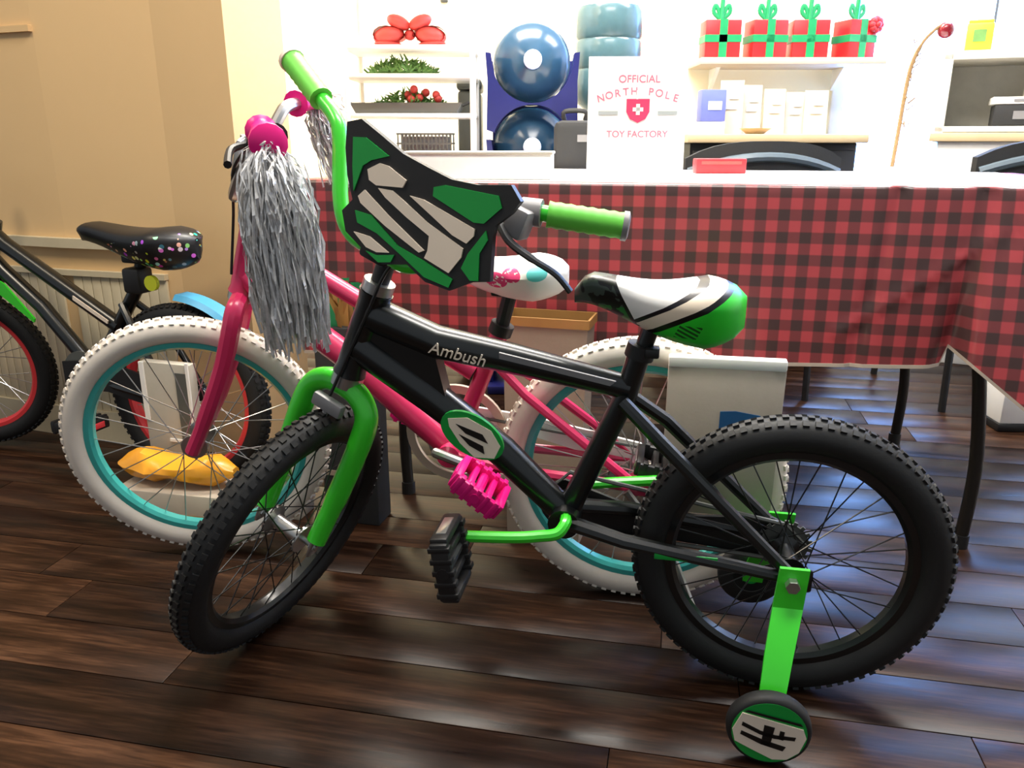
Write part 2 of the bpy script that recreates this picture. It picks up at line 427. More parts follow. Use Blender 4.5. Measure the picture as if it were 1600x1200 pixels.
def saddle(parent, name, m, x0, x1, ztop, depth, wr, wn, tail=.5, mx=I, nose_drop=0.0):
    b = MB(); n = 18; rings = []
    for i in range(n + 1):
        t = i / n; x = x0 + (x1 - x0) * t
        e = math.sin(math.pi * min(max(t, 0), 1) * .5)
        endk = min(1, ((t + .004) / .10)) ** .5 * min(1, ((1 - t + .004) / .22)) ** .5
        w = (wn + (wr - wn) * (3 * t * t - 2 * t ** 3)) * endk
        dp = (depth * (.42 + .58 * (3 * t * t - 2 * t ** 3))) * (.35 + .65 * endk)
        zt = ztop - nose_drop * (1 - t) ** 2 + .006 * math.cos(t * 2 * math.pi) - (1 - endk) * depth * .3
        ring = []
        for j in range(16):
            a = 2 * math.pi * j / 16; cx, sn = math.cos(a), math.sin(a)
            yy = w * (abs(cx) ** .75) * (1 if cx > 0 else -1) * (1 if sn > 0 else .86)
            zz = zt - dp * .32 + (dp * .32 * abs(sn) ** .8 if sn > 0 else -dp * .68 * abs(sn) ** .9)
            ring.append((x, yy, zz))
        rings.append(ring)
    return b.loft(rings, mx).build(name, m, parent, 50)

def green_bike():
    mxw = T(.414, 1.08, 0) @ RZ(-11.5) @ RX(3.5)
    t = thing('bicycle', 'black and green child bicycle with number plate and training wheels, in front of the others', 'bicycle', mxw, 'children\'s bicycles')
    wheel(t, 'rear_wheel', T(0, 0, .2285), .2285, .026, 'rubber', 'black', 'black', 32, 'black', .072)
    SM = steer_matrix((-.784, -.003, .213), 67.45, 75.5)
    wheel(t, 'front_wheel', SM @ T(.03, 0, 0) @ basis(V((0, 0, 0)), V((-1, 0, 0)), V((0, -1, 0)), V((0, 0, 1))) , .2285, .025, 'rubber', 'black', 'black', 32, 'silver', .062)
    BB = V((-.333, 0, .272))
    # main frame
    fr = MB()
    ax = lambda s: (-.784 + .3835 * s, -.003, .213 + .9235 * s)
    fr.tube([ax(.295), ax(.31), ax(.42), ax(.435)], [.026, .023, .023, .026], 16)
    fr.tube([ax(.40), (-.53, 0, .541), (-.416, 0, .521), (-.243, 0, .486)], [.027, .0255, .023, .018], 14)
    fr.tube([ax(.345), (-.545, 0, .456), (-.434, 0, .371), BB], [.027, .027, .025, .022], 14)
    fr.tube([(-.229, 0, .55), (-.25, 0, .47), BB], [.0165, .0165, .018], 14)
    g = [ax(.33)[0::2], ax(.41)[0::2], (-.53, .53), (-.51, .435)]
    fr.prism([(p[0], p[1]) for p in g], -.016, .016, basis(V((0, 0, 0)), V((1, 0, 0)), V((0, 0, 1)), V((0, -1, 0))))
    fr.tube([BB + V((0, -.036, 0)), BB + V((0, .036, 0))], .024, 18)
    for s in (-1, 1):
        fr.tube([(-.252, s * .022, .472), (-.19, s * .048, .42), (-.008, s * .058, .243)], [.0105, .0105, .009], 10)
        fr.tube([(-.325, s * .028, .272), (-.24, s * .05, .262), (0, s * .058, .232)], [.0125, .0115, .009], 10)
        fr.box((.004, s * .06, .232), (.045, .005, .036), bev=.004)
    fr.build('frame', 'black', t)
    # headset, cups
    MB().tube([ax(.436), ax(.452)], .024, 16).build('headset_cup', 'silver', t); MB().tube([ax(.275), ax(.294)], .025, 16).build('headset_cup', 'silver', t)
    # lettering along the top tube
    text('Ambush', 'lettering', .026, 'plate_white', t, basis(V((-.492, -.0268, .5315)), V((.98, -.02, -.19)).normalized(), V((.19, 0, .98)).normalized(), V((0, -1, 0))), .0008, .2)
    b = MB(); b.prism([(-.43, .528), (-.27, .496), (-.262, .503), (-.43, .537)], .020, .0245, basis(V((0, 0, 0)), V((1, 0, 0)), V((0, 0, 1)), V((0, -1, 0)))); b.build('stripe_decal', 'grey_plastic', t)
    b = MB(); b.box((-.15, -.0605, .250), (.09, .003, .011), RY(0), bev=.001); b.build('chainstay_decal', 'plate_green', t)
    # badge plate on the down tube
    bm_ = basis(V((-.470, -.033, .410)), V((.86, 0, -.51)), V((.51, 0, .86)), V((0, -1, 0)))
    bg = holder('badge', t, bm_)
    el = lambda a, c, n=28: [(a * math.cos(2 * math.pi * i / n), c * math.sin(2 * math.pi * i / n)) for i in range(n)]
    MB().prism(el(.052, .032), 0, .006).build('badge_base', 'plate_green', bg)
    MB().prism([(-.044, .004), (-.02, .022), (.02, .024), (.044, .010), (.046, -.012), (.02, -.028), (-.01, -.02), (-.036, -.006)], .006, .0075).build('badge_panel', 'plate_white', bg, 0)
    b = MB()
    for q in ([(-.03, .004), (.012, .012), (.026, .004), (-.01, -.001)], [(-.018, -.008), (.022, -.004), (.03, -.014), (.004, -.015)]): b.prism(q, .0075, .0085)
    b.build('badge_marking', 'black', bg, 0)
    # seat and post
    saddle(t, 'seat', 'saddle', -.325, -.093, .648, .102, .074, .021)
    b = MB(); b.tube([(-.238, 0, .51), (-.213, 0, .592)], .0125, 12); b.build('seat_post', 'black', t)
    b = MB(); b.tube([(-.233, 0, .533), (-.228, 0, .552)], .021, 14); b.box((-.214, -.012, .545), (.02, .02, .014), bev=.003)
    b.box((-.212, 0, .592), (.05, .04, .018), bev=.004)
    b.build('seat_clamp', 'matte_black', t)
    # cranks and pedals
    b = MB()
    b.tube(smooth_path([BB + V((.004, -.036, .012)), BB + V((.006, -.058, .015)), BB + V((-.004, -.073, .006)), BB + V((-.03, -.078, .002)), (-.40, -.085, .272), (-.478, -.092, .270)], 5), .0088, 10); b.build('crank_arm', 'green', t)
    b = MB()
    b.tube(smooth_path([BB + V((0, .036, 0)), BB + V((0, .062, 0)), BB + V((.02, .076, .012)), (-.2, .088, .296), (-.186, .09, .297)], 5), .0088, 10); b.build('crank_arm', 'green', t)
    pedal(t, T(-.48, -.138, .262) @ RY(82) @ RZ(0), 'matte_black')
    pedal(t, T(-.184, .138, .298) @ RY(12), 'matte_black')
    # chain guard and chain on the far side
    pm = basis(V((0, .052, 0)), V((1, 0, 0)), V((0, 0, 1)), V((0, -1, 0)))
    cg = [(BB.x - .05 * math.cos(a), BB.z - .012 + .045 * math.sin(a)) for a in (R(-80 + 160 * i / 12) for i in range(13))]
    b = MB(); b.prism(cg + [(-.25, .272), (-.15, .258), (-.02, .268), (.03, .245), (.03, .215), (-.02, .2), (-.2, .215)], -.003, .003, pm); b.build('chain_guard', 'matte_black', t)
    b = MB(); b.tube([(BB.x, .042, BB.z + .05), (0, .042, .262), (.03, .042, .232), (0, .042, .2), (BB.x, .042, BB.z - .05), (BB.x - .05, .042, BB.z)], .0035, 6, closed=True); b.build('chain', 'dark_grey', t)
    b = MB()
    for i in range(18): b.box((0, 0, .037), (.006, .003, .008), T(0, .042, .2285) @ RY(20 * i))
    b.lathe([(.012, -.0015), (.036, -.0015), (.036, .0015), (.012, .0015)], 24, T(0, .042, .2285) @ RX(90), closed=True); b.build('sprocket', 'dark_grey', t)
    # training wheels
    for s in (-1, 1):
        dz = 0 if s < 0 else .016
        tw = holder('training_wheel', t)
        path = [(-.002, s * .079, .262), (-.006, s * .082, .2), (-.018, s * .128, .152), (-.024, s * .152, .105 + dz * .5), (-.026, s * .156, .066 + dz)]
        b = MB(); rings = []
        for (x, y, z), w in zip(path, (.020, .0205, .019, .0175, .0165)):
            rings.append([(x - w, y - .003, z), (x + w, y - .003, z), (x + w, y + .003, z), (x - w, y + .003, z)])
        b.loft(rings); b.build('support_arm', 'green', tw, 20)
        b = MB(); b.lathe([(0, 0), (.010, 0), (.010, .012), (0, .012)], 6, T(-.004, s * .083, .24) @ RX(90 if s < 0 else -90)); b.build('bolt', 'silver', tw, 20)
        c = V((-.028, s * .174, .0685 + dz))
        wm = basis(c, V((1, 0, 0)), V((0, 0, 1)), V((0, s, 0)) if s < 0 else V((0, 1, 0))) if s < 0 else basis(c, V((-1, 0, 0)), V((0, 0, 1)), V((0, 1, 0)))
        MB().lathe([(.03, -.011), (.05, -.011), (.054, -.009), (.0565, -.005), (.0565, .005), (.0545, .010), (.0505, .0125), (.03, .0125)], 40, wm, closed=True).build('tire', 'rubber', tw, 50)
        MB().lathe([(0, -.008), (.0495, -.008), (.0495, .0128), (0, .0128)], 40, wm).build('disc', 'plate_green' if s < 0 else 'matte_black', tw, 30)
        if s > 0:
            MB().lathe([(0, -.0105), (.014, -.0105), (.014, -.007), (0, -.007)], 16, wm).build('hub_cap', 'plate_green', tw)
        A3 = wm @ RZ(-10)
        MB().prism([(-.042, .023), (.040, .021), (.0475, .008), (.045, -.018), (.033, -.035), (.015, -.041), (-.012, -.034), (-.04, -.026), (-.0478, -.008)], .0128, .0142, A3).build('white_panel', 'plate_white', tw, 0)
        b = MB()
        for q in ([(-.038, .009), (-.012, .002), (.008, .001), (.034, .006), (.034, .000), (.008, -.005), (-.012, -.004), (-.038, .003)],
                  [(-.036, -.006), (-.004, -.012), (.026, -.014), (.024, -.022), (-.006, -.020), (-.036, -.012)],
                  [(-.010, .013), (.004, .013), (.006, -.020), (-.006, -.020)], [(.012, .010), (.018, .010), (.020, -.004), (.013, -.004)],
                  [(-.036, .030), (.034, .030), (.038, .0265), (-.04, .0265)]): b.prism(q, .0142, .0150, A3)
        b.build('marking', 'black', tw, 0)
    # fork (green, arched crown) in the steering frame: x forward, y left, z up the axis
    fk = holder('fork', t, SM)
    b = MB()
    for s in (-1, 1):
        b.tube(smooth_path([(0, 0, .272), (.002, s * .03, .268), (.003, s * .054, .245), (.006, s * .06, .2), (.012, s * .058, .11), (.024, s * .056, .03), (.029, s * .056, .008)], 5), [.0185] * 16 + [.018] * 6 + [.016] * 8 + [.012], 12)
    b.build('fork_blades', 'green', fk)
    for s in (-1, 1): MB().box((.03, s * .056, 0), (.026, .006, .034), bev=.003).build('dropout', 'silver', fk)
    MB().tube([(0, 0, .27), (0, 0, .30)], .015, 12).build('steerer', 'silver', fk)
    b = MB(); b.box((.03, .0, .245), (.016, .055, .022), bev=.004); b.tube([(.03, .0, .245), (.034, .0, .215)], .005, 8); b.build('brake_caliper', 'grey_plastic', fk)
    # stem + handlebar + grips + lever
    hb = holder('handlebar', t, SM)
    b = MB(); b.tube([(0, 0, .45), (0, 0, .515)], .014, 12); b.box((.016, 0, .505), (.06, .045, .034), bev=.006); b.build('stem', 'matte_black', hb)
    half = [(.028, 0, .502), (.028, .05, .504), (.024, .085, .535), (.006, .13, .615), (-.004, .155, .636), (-.02, .2, .648), (-.048, .283, .670)]
    full = [(p[0], -p[1], p[2]) for p in half[:0:-1]] + half
    b = MB(); b.tube(smooth_path(full, 5), .0112, 12); b.build('bar', 'green', hb)
    for s in (-1, 1):
        a, c = V((-.017, s * .195, .6467)), V((-.049, s * .286, .671)); g = holder('grip', hb)
        b = MB(); pts = [a.lerp(c, i / 14) for i in range(15)]
        b.tube(pts, [.0178 if i in (0,) else (.0165 if i % 2 else .0178) for i in range(15)], 14); b.build('grip_sleeve', 'grip_green', g, 60)
        d = (c - a).normalized(); b = MB(); b.tube([c - d * .001, c + d * .006, c + d * .008], [.0195, .0195, .014], 14); b.build('grip_end', 'plate_white' if s < 0 else 'grey_plastic', g)
    b = MB(); b.tube([(-.006, .163, .637), (-.012, .188, .645)], .0185, 14); b.box((.01, .172, .626), (.034, .03, .04), bev=.005); b.build('brake_clamp', 'grey_plastic', hb)
    b = MB(); b.tube(smooth_path([(.022, .15, .618), (.034, .178, .604), (.036, .215, .598), (.026, .25, .592), (.016, .275, .578)], 6), [.007] * 13 + [.006] * 12, 8, flat=.7); b.build('brake_lever', 'matte_black', hb)
    b = MB(); b.tube(smooth_path([(.02, .155, .615), (.05, .10, .575), (.035, .03, .50), (.025, .01, .40), (.034, .0, .262)], 8), .0026, 6); b.build('brake_cable', 'matte_black', hb)
    # number plate in front of the bars
    npl = holder('number_plate', hb, basis(V((.048, 0, 0)), V((0, 1, 0)), V((0, 0, 1)), V((1, 0, 0))))
    P = dict(
        outer=[(-0.094, 0.65), (-0.074, 0.662), (-0.039, 0.655), (0.002, 0.646), (0.043, 0.645), (0.08, 0.645), (0.117, 0.654), (0.16, 0.673), (0.18, 0.66), (0.174, 0.641), (0.16, 0.618), (0.162, 0.604), (0.181, 0.549), (0.158, 0.537), (0.132, 0.511), (0.094, 0.505), (0.06, 0.514), (0.025, 0.497), (-0.004, 0.499), (-0.047, 0.513), (-0.062, 0.537), (-0.051, 0.558), (-0.07, 0.585), (-0.085, 0.617)],
        g1=[(-0.077, 0.636), (-0.058, 0.643), (-0.016, 0.635), (-0.04, 0.619), (-0.05, 0.607), (-0.051, 0.586), (-0.052, 0.57), (-0.065, 0.6)],
        g2=[(0.061, 0.626), (0.075, 0.635), (0.15, 0.654), (0.16, 0.642), (0.145, 0.614), (0.131, 0.609), (0.064, 0.615)],
        g3=[(0.151, 0.607), (0.158, 0.597), (0.154, 0.576), (0.166, 0.543), (0.155, 0.538), (0.137, 0.547), (0.139, 0.569)],
        g4=[(-0.041, 0.547), (-0.015, 0.552), (0.038, 0.532), (0.083, 0.531), (0.131, 0.528), (0.13, 0.515), (0.091, 0.511), (0.045, 0.523), (0.002, 0.533), (-0.032, 0.533)],
        g5=[(-0.006, 0.503), (0.012, 0.505), (0.038, 0.518), (0.036, 0.506), (0.018, 0.497)],
        w1=[(-0.041, 0.606), (-0.026, 0.621), (-0.012, 0.623), (0.02, 0.617), (0.018, 0.606), (-0.021, 0.592), (-0.034, 0.594)],
        w2=[(-0.043, 0.567), (-0.036, 0.579), (0.011, 0.563), (0.078, 0.544), (0.072, 0.538), (0.011, 0.548), (-0.036, 0.56)],
        w3=[(-0.017, 0.59), (0.005, 0.596), (0.03, 0.59), (0.069, 0.58), (0.13, 0.572), (0.132, 0.56), (0.123, 0.533), (0.082, 0.535), (0.083, 0.546), (0.078, 0.565), (0.037, 0.573), (-0.002, 0.583)],
        w4=[(0.032, 0.601), (0.053, 0.605), (0.136, 0.602), (0.138, 0.593), (0.132, 0.58), (0.109, 0.581), (0.071, 0.591)],
        w5=[(-0.033, 0.519), (-0.007, 0.524), (0.029, 0.517), (0.011, 0.509), (-0.007, 0.508)])
    MB().prism(P['outer'], -.006, .004).build('plate_base', 'matte_black', npl, 0)
    for k in P:
        if k[0] == 'g': MB().prism(P[k], .004, .0062).build('green_panel', 'plate_green', npl, 0)
        if k[0] == 'w': MB().prism(P[k], .004, .0066).build('white_panel', 'plate_white', npl, 0)
    return t
green_bike()

def streamers(parent, top, bottom, spread, n, seed):
    rnd = random.Random(seed); b = MB()
    for i in range(n):
        a = rnd.uniform(0, 6.283); q = rnd.random() ** .5
        o = V((math.cos(a) * spread[0] * q, math.sin(a) * spread[1] * q, 0))
        p0 = V(top) + V((rnd.uniform(-.012, .012), rnd.uniform(-.012, .012), rnd.uniform(-.012, .012)))
        p2 = V(bottom) + o + V((0, 0, rnd.uniform(0, .09) if rnd.random() < .6 else rnd.uniform(.05, .2)))
        p1 = p0.lerp(p2, .3) + o * 1.1 + V((0, 0, .02))
        w = rnd.uniform(.0014, .0026); k = 7; prev = None; tw = rnd.uniform(0, 3.14)
        for j in range(k + 1):
            t = j / k; c = p0 * (1 - t) ** 2 + p1 * 2 * t * (1 - t) + p2 * t * t + V((rnd.uniform(-1, 1), rnd.uniform(-1, 1), 0)) * .006
            d = V((math.cos(tw + j * .9), math.sin(tw + j * .9), .25)) * w
            v = b.vs([c - d, c + d])
            if prev: b.f([prev[0], prev[1], v[1], v[0]])
            prev = v
    o = b.build('streamers', 'tinsel', parent, 0); o['kind'] = 'stuff'; return o

def pink_bike():
    mxw = T(.232, 1.347, 0) @ RZ(-10.6) @ RX(4)
    t = thing('bicycle', 'raspberry pink child bicycle with white tyres, teal rims and silver handlebar streamers', 'bicycle', mxw, 'children\'s bicycles')
    Rw = .254
    wheel(t, 'rear_wheel', T(0, 0, Rw), Rw, .024, 'white_rubber', 'teal', 'silver', 28, 'silver', .06)
    eta = 72.5; A = (-.826, 0, .254); SM = steer_matrix(A, eta, 16.6)
    wheel(t, 'front_wheel', SM @ T(.036, 0, -.0) @ basis(V((0, 0, 0)), V((-1, 0, 0)), V((0, -1, 0)), V((0, 0, 1))), Rw, .024, 'white_rubber', 'teal', 'silver', 28, 'silver', .058)
    ce, se = math.cos(R(eta)), math.sin(R(eta))
    ax = lambda s: (A[0] + ce * s, 0, A[2] + se * s)
    BB = V((-.345, 0, .275))
    b = MB()
    b.tube([ax(.325), ax(.335), ax(.44), ax(.45)], [.025, .022, .022, .025], 14)
    b.tube([ax(.415), (-.609, 0, .617), (-.489, 0, .546), (-.30, 0, .43)], .016, 12)
    b.tube([ax(.36), (-.672, 0, .548), (-.526, 0, .44), (-.43, 0, .352), BB], [.022, .024, .025, .025, .022], 12)
    b.tube([(-.245, 0, .52), BB], .0155, 12)
    b.tube([BB + V((0, -.034, 0)), BB + V((0, .034, 0))], .022, 14)
    for s in (-1, 1):
        b.tube([(-.262, s * .018, .462), (-.2, s * .042, .41), (0, s * .056, .254)], .0085, 8)
        b.tube([BB + V((.01, s * .024, 0)), (-.25, s * .046, .268), (0, s * .056, .254)], .0095, 8)
        b.box((0, s * .058, .254), (.035, .005, .03), bev=.003)
    b.build('frame', 'pink', t)
    MB().tube([ax(.45), ax(.464)], .023, 14).build('headset_cup', 'silver', t); MB().tube([ax(.31), ax(.325)], .024, 14).build('headset_cup', 'silver', t)
    fk = holder('fork', t, SM)
    b = MB()
    for s in (-1, 1): b.tube(smooth_path([(0, 0, .315), (0, s * .03, .312), (.001, s * .05, .295), (.004, s * .052, .2), (.02, s * .052, .08), (.035, s * .052, 0)], 4), [.017] * 12 + [.016] * 5 + [.014] * 4, 10)
    b.build('fork_blades', 'pink', fk)
    hb = holder('handlebar', t, SM)
    b = MB(); b.tube([(0, 0, .46), (0, 0, .52)], .012, 12); b.box((.016, 0, .51), (.055, .04, .03), bev=.005); b.build('stem', 'silver', hb)
    half = [(.03, 0, .505), (.03, .045, .507), (.02, .08, .55), (.004, .115, .62), (-.004, .14, .642), (-.022, .19, .648), (-.038, .255, .652)]
    full = [(p[0], -p[1], p[2]) for p in half[:0:-1]] + half
    MB().tube(smooth_path(full, 5), .011, 10).build('bar', 'silver', hb)
    b = MB(); b.tube([(.03, 0, .56), (.034, 0, .60)], .01, 8); b.box((.036, 0, .565), (.012, .10, .07), bev=.008); b.build('bar_pad', 'grey_plastic', hb)
    for s in (-1, 1):
        a, c = V((-.015, s * .17, .6465)), V((-.039, s * .26, .6525)); g = holder('grip', hb)
        pts = [a.lerp(c, i / 12) for i in range(13)]
        MB().tube(pts, [.024 if i in (0,) else (.0165 if i % 2 else .018) for i in range(12)] + [.0265], 14).build('grip_sleeve', 'hot_pink', g, 60)
        d = (c - a).normalized()
        MB().tube([c, c + d * .012, c + d * .018], [.0265, .0265, .016], 14).build('grip_end', 'hot_pink', g)
    b = MB(); b.tube([(-.03, .15, .642), (-.036, .168, .646)], .018, 12); b.box((-.01, .155, .628), (.03, .025, .03), bev=.004)
    b.tube(smooth_path([(.0, .15, .62), (.022, .175, .61), (.012, .24, .602)], 5), .006, 8); b.build('brake_lever', 'matte_black', hb)
    for s in (-1, 1):
        p = SM @ V((-.038, s * .262, .645))
        if s > 0: streamers(t, p, p + V((.012, .0, -.30)), (.05, .045), 900, 3)
        else: streamers(t, p, p + V((.03, .005, -.17)), (.03, .025), 200, 4)
    b = MB(); b.tube(smooth_path([SM @ V((.0, .15, .62)), SM @ V((.03, .09, .56)), SM @ V((.03, .03, .47)), SM @ V((.02, .02, .36))], 8), .0026, 6); b.build('brake_cable', 'matte_black', t)
    saddle(t, 'seat', 'hearts', -.385, -.132, .642, .08, .078, .024)
    b = MB(); b.tube([(-.25, 0, .51), (-.228, 0, .59)], .0125, 10); b.box((-.226, 0, .588), (.07, .05, .022), bev=.004); b.build('seat_post', 'matte_black', t)
    MB().tube([(-.252, 0, .505), (-.245, 0, .523)], .021, 12).build('seat_clamp', 'matte_black', t)
    # crank, pedal, guard
    b = MB(); b.tube(smooth_path([BB + V((0, -.034, 0)), BB + V((-.006, -.066, .02)), (-.35, -.078, .303), (-.275, -.09, .284)], 5), .009, 10); b.build('crank_arm', 'silver', t)
    b = MB(); b.tube(smooth_path([BB + V((0, .034, 0)), BB + V((0, .06, 0)), (-.37, .075, .28), (-.44, .085, .29)], 5), .009, 10); b.build('crank_arm', 'silver', t)
    pedal(t, T(-.262, -.135, .276) @ RY(38) @ RZ(0), 'hot_pink', 'hot_pink', (.086, .075, .03))
    pedal(t, T(-.45, .135, .29) @ RY(15), 'hot_pink', 'hot_pink', (.086, .075, .03))
    MB().lathe([(.084, -.004), (.1, -.004), (.1, .004), (.084, .004)], 48, T(BB.x - .002, .045, BB.z + .012) @ RX(90), closed=True).build('chain_ring_guard', 'beige', t)
    b = MB(); b.lathe([(.02, -.002), (.06, -.002), (.06, .002), (.02, .002)], 32, T(BB.x, .04, BB.z) @ RX(90), closed=True); b.build('chain_ring', 'silver', t)
    pm = basis(V((0, .05, 0)), V((1, 0, 0)), V((0, 0, 1)), V((0, -1, 0)))
    MB().prism([(-.33, .345), (-.2, .33), (.0, .29), (.03, .255), (.0, .235), (-.2, .29), (-.3, .3)], -.003, .003, pm).build('chain_guard', 'white', t)
    b = MB(); b.tube([(BB.x, .04, BB.z + .056), (0, .04, .286), (.03, .04, .254), (0, .04, .222), (BB.x, .04, BB.z - .056)], .003, 6); b.build('chain', 'dark_grey', t)
    b = MB(); b.tube([(-.02, -.066, .25), (.06, -.078, .15), (.118, -.10, .014)], .0075, 8); b.tube([(.117, -.10, .014), (.135, -.103, .006)], .008, 8); b.build('kickstand', 'silver', t)
    # rear carrier rod and mudguard stay
    b = MB(); b.tube(smooth_path([(-.13, -.03, .43), (-.07, -.035, .425), (.0, -.04, .36), (.01, -.05, .30)], 5), .0055, 8); b.build('brake_arm', 'silver', t)
    return t
pink_bike()

def wall_bike():
    mxw = T(-.785, 1.852, 0) @ RZ(-20)
    t = thing('bicycle', 'black child bicycle with red rims and dotted black seat, leaning by the tan wall', 'bicycle', mxw, 'children\'s bicycles')
    Rw = .2285; eta = 70; A = (-.70, 0, .2285); SM = steer_matrix(A, eta, 22)
    wheel(t, 'rear_wheel', T(0, 0, Rw), Rw, .025, 'rubber', 'red_rim', 'silver', 28, 'black', .06)
    wheel(t, 'front_wheel', SM @ T(.03, 0, 0) @ basis(V((0, 0, 0)), V((-1, 0, 0)), V((0, -1, 0)), V((0, 0, 1))), Rw, .025, 'rubber', 'red_rim', 'silver', 28, 'black', .06)
    ce, se = math.cos(R(eta)), math.sin(R(eta)); ax = lambda s: (A[0] + ce * s, 0, A[2] + se * s)
    BB = V((-.285, 0, .265))
    b = MB(); b.tube([ax(.30), ax(.43)], .022, 14)
    b.tube([ax(.40), (-.52, 0, .572), (-.353, 0, .480), (-.185, 0, .388)], .0195, 12)
    b.tube([ax(.335), (-.54, 0, .502), (-.431, 0, .42), BB], .0195, 12)
    b.tube([(-.115, 0, .49), BB], .016, 12); b.tube([BB + V((0, -.034, 0)), BB + V((0, .034, 0))], .022, 14)
    for s in (-1, 1):
        b.tube([(-.15, s * .02, .45), (-.1, s * .045, .40), (0, s * .055, .2285)], .009, 8); b.tube([BB + V((.01, s * .024, 0)), (-.18, s * .046, .25), (0, s * .055, .2285)], .01, 8)
    b.build('frame', 'black', t)
    MB().prism([(-.575, .50), (-.565, .465), (-.44, .385), (-.436, .394), (-.52, .478)], .0, .005, basis(V((0, -.022, 0)), V((1, 0, 0)), V((0, 0, 1)), V((0, -1, 0)))).build('frame_decal', 'green', t, 0)
    b = MB(); b.prism([(-.30, .452), (-.2, .399), (-.196, .407), (-.298, .462)], 0, .003, basis(V((0, -.0215, 0)), V((1, 0, 0)), V((0, 0, 1)), V((0, -1, 0)))); b.build('stripe_decal', 'plate_white', t, 0)
    fk = holder('fork', t, SM); b = MB()
    for s in (-1, 1): b.tube(smooth_path([(0, 0, .29), (0, s * .045, .28), (.004, s * .054, .2), (.03, s * .054, 0)], 4), .014, 10)
    b.build('fork_blades', 'black', fk)
    hb = holder('handlebar', t, SM)
    b = MB(); b.tube([(0, 0, .43), (0, 0, .455)], .013, 10); b.tube([(0, 0, .452), (.09, 0, .455)], .014, 10); b.build('stem', 'matte_black', hb)
    half = [(.09, 0, .455), (.09, .04, .457), (.09, .06, .47), (.09, .085, .485), (.085, .12, .49)]
    MB().tube(smooth_path([(p[0], -p[1], p[2]) for p in half[:0:-1]] + half, 5), .011, 10).build('bar', 'black', hb)
    for s in (-1, 1): MB().tube([(.09, s * .08, .482), (.0845, s * .125, .4905)], .017, 10).build('grip', 'matte_black', hb)
    saddle(t, 'seat', 'dots', -.262, .078, .636, .108, .085, .042)
    b = MB(); b.tube([(-.118, 0, .485), (-.085, 0, .575)], .0135, 10); b.box((-.09, 0, .565), (.08, .05, .03), bev=.006); b.build('seat_post', 'matte_black', t)
    b = MB(); b.box((-.10, -.01, .51), (.05, .05, .06), bev=.008); b.build('seat_clamp', 'matte_black', t)
    b = MB(); b.lathe([(0, 0), (.018, 0), (.018, .01), (0, .01)], 16, T(-.045, -.02, .508) @ RX(90)); b.build('tail_reflector', 'lime', t)
    b = MB(); rings = []
    for i in range(12):
        a = R(3 + 42 * i / 11); x, z = math.sin(a) * .252, Rw + math.cos(a) * .252
        rings.append([(x, -.03, z - .008), (x, -.02, z + .004), (x, .02, z + .004), (x, .03, z - .008), (x, .02, z), (x, -.02, z)])
    b.loft(rings).build('mudguard', 'sky_blue', t)
    b = MB(); b.tube(smooth_path([BB + V((0, -.034, 0)), BB + V((0, -.06, 0)), BB + V((.04, -.075, -.05)), BB + V((.06, -.082, -.09))], 4), .009, 8); b.build('crank_arm', 'matte_black', t)
    pedal(t, T(BB.x + .062, -.125, BB.z - .092), 'matte_black', 'red_rim')
    b = MB(); b.lathe([(.02, -.002), (.062, -.002), (.062, .002), (.02, .002)], 32, T(BB.x, -.04, BB.z) @ RX(90), closed=True); b.build('chain_ring', 'dark_grey', t)
    MB().prism([(BB.x - .05, .3), (-.2, .315), (0, .27), (.02, .23), (0, .2), (-.2, .235), (BB.x - .05, .23)], -.003, .003, basis(V((0, -.05, 0)), V((1, 0, 0)), V((0, 0, 1)), V((0, -1, 0)))).build('chain_guard', 'matte_black', t)
    return t
wall_bike()

# ------------------------------------------------------------------ table and cloth
TM = T(.803, 1.507, 0) @ RZ(-12.8)          # local x along the front edge, y into the room
S0, S1, TD, TH = -1.29, .3, .74, .742
tb = thing('folding_table', 'long folding table on dark bowed steel legs under the plaid cloth', 'table', TM)
MB().box(((S0 + S1) / 2, TD / 2, TH - .022), (S1 - S0, TD, .036), bev=.006).build('tabletop', 'white', tb)
for sx, px in ((1, .135), (-1, S0 + .2)):
    for y0, bow in ((.05, 1), (TD - .07, 1)):
        pts = [(px - .045 * sx, y0, TH - .04), (px - .04 * sx, y0, .52), (px - .012 * sx, y0, .36), (px + .008 * sx, y0, .18), (px + .004 * sx, y0, .012)]
        lg = MB().tube(smooth_path(pts, 5), .0135, 12).build('leg', 'steel_leg', tb)
        b = MB(); b.tube([(px + .004 * sx, y0, 0), (px + .004 * sx, y0, .03)], .0165, 12); b.build('foot_cap', 'matte_black', lg)
    MB().tube([(px - .042 * sx, .05, .60), (px - .042 * sx, TD - .07, .60)], .010, 8).build('cross_bar', 'steel_leg', tb)
    MB().tube([(px - .03 * sx, .06, .44), (px - .08 * sx, .22, .56), (px - .30 * sx, TD / 2, TH - .05)], .009, 8).build('brace', 'steel_leg', tb)

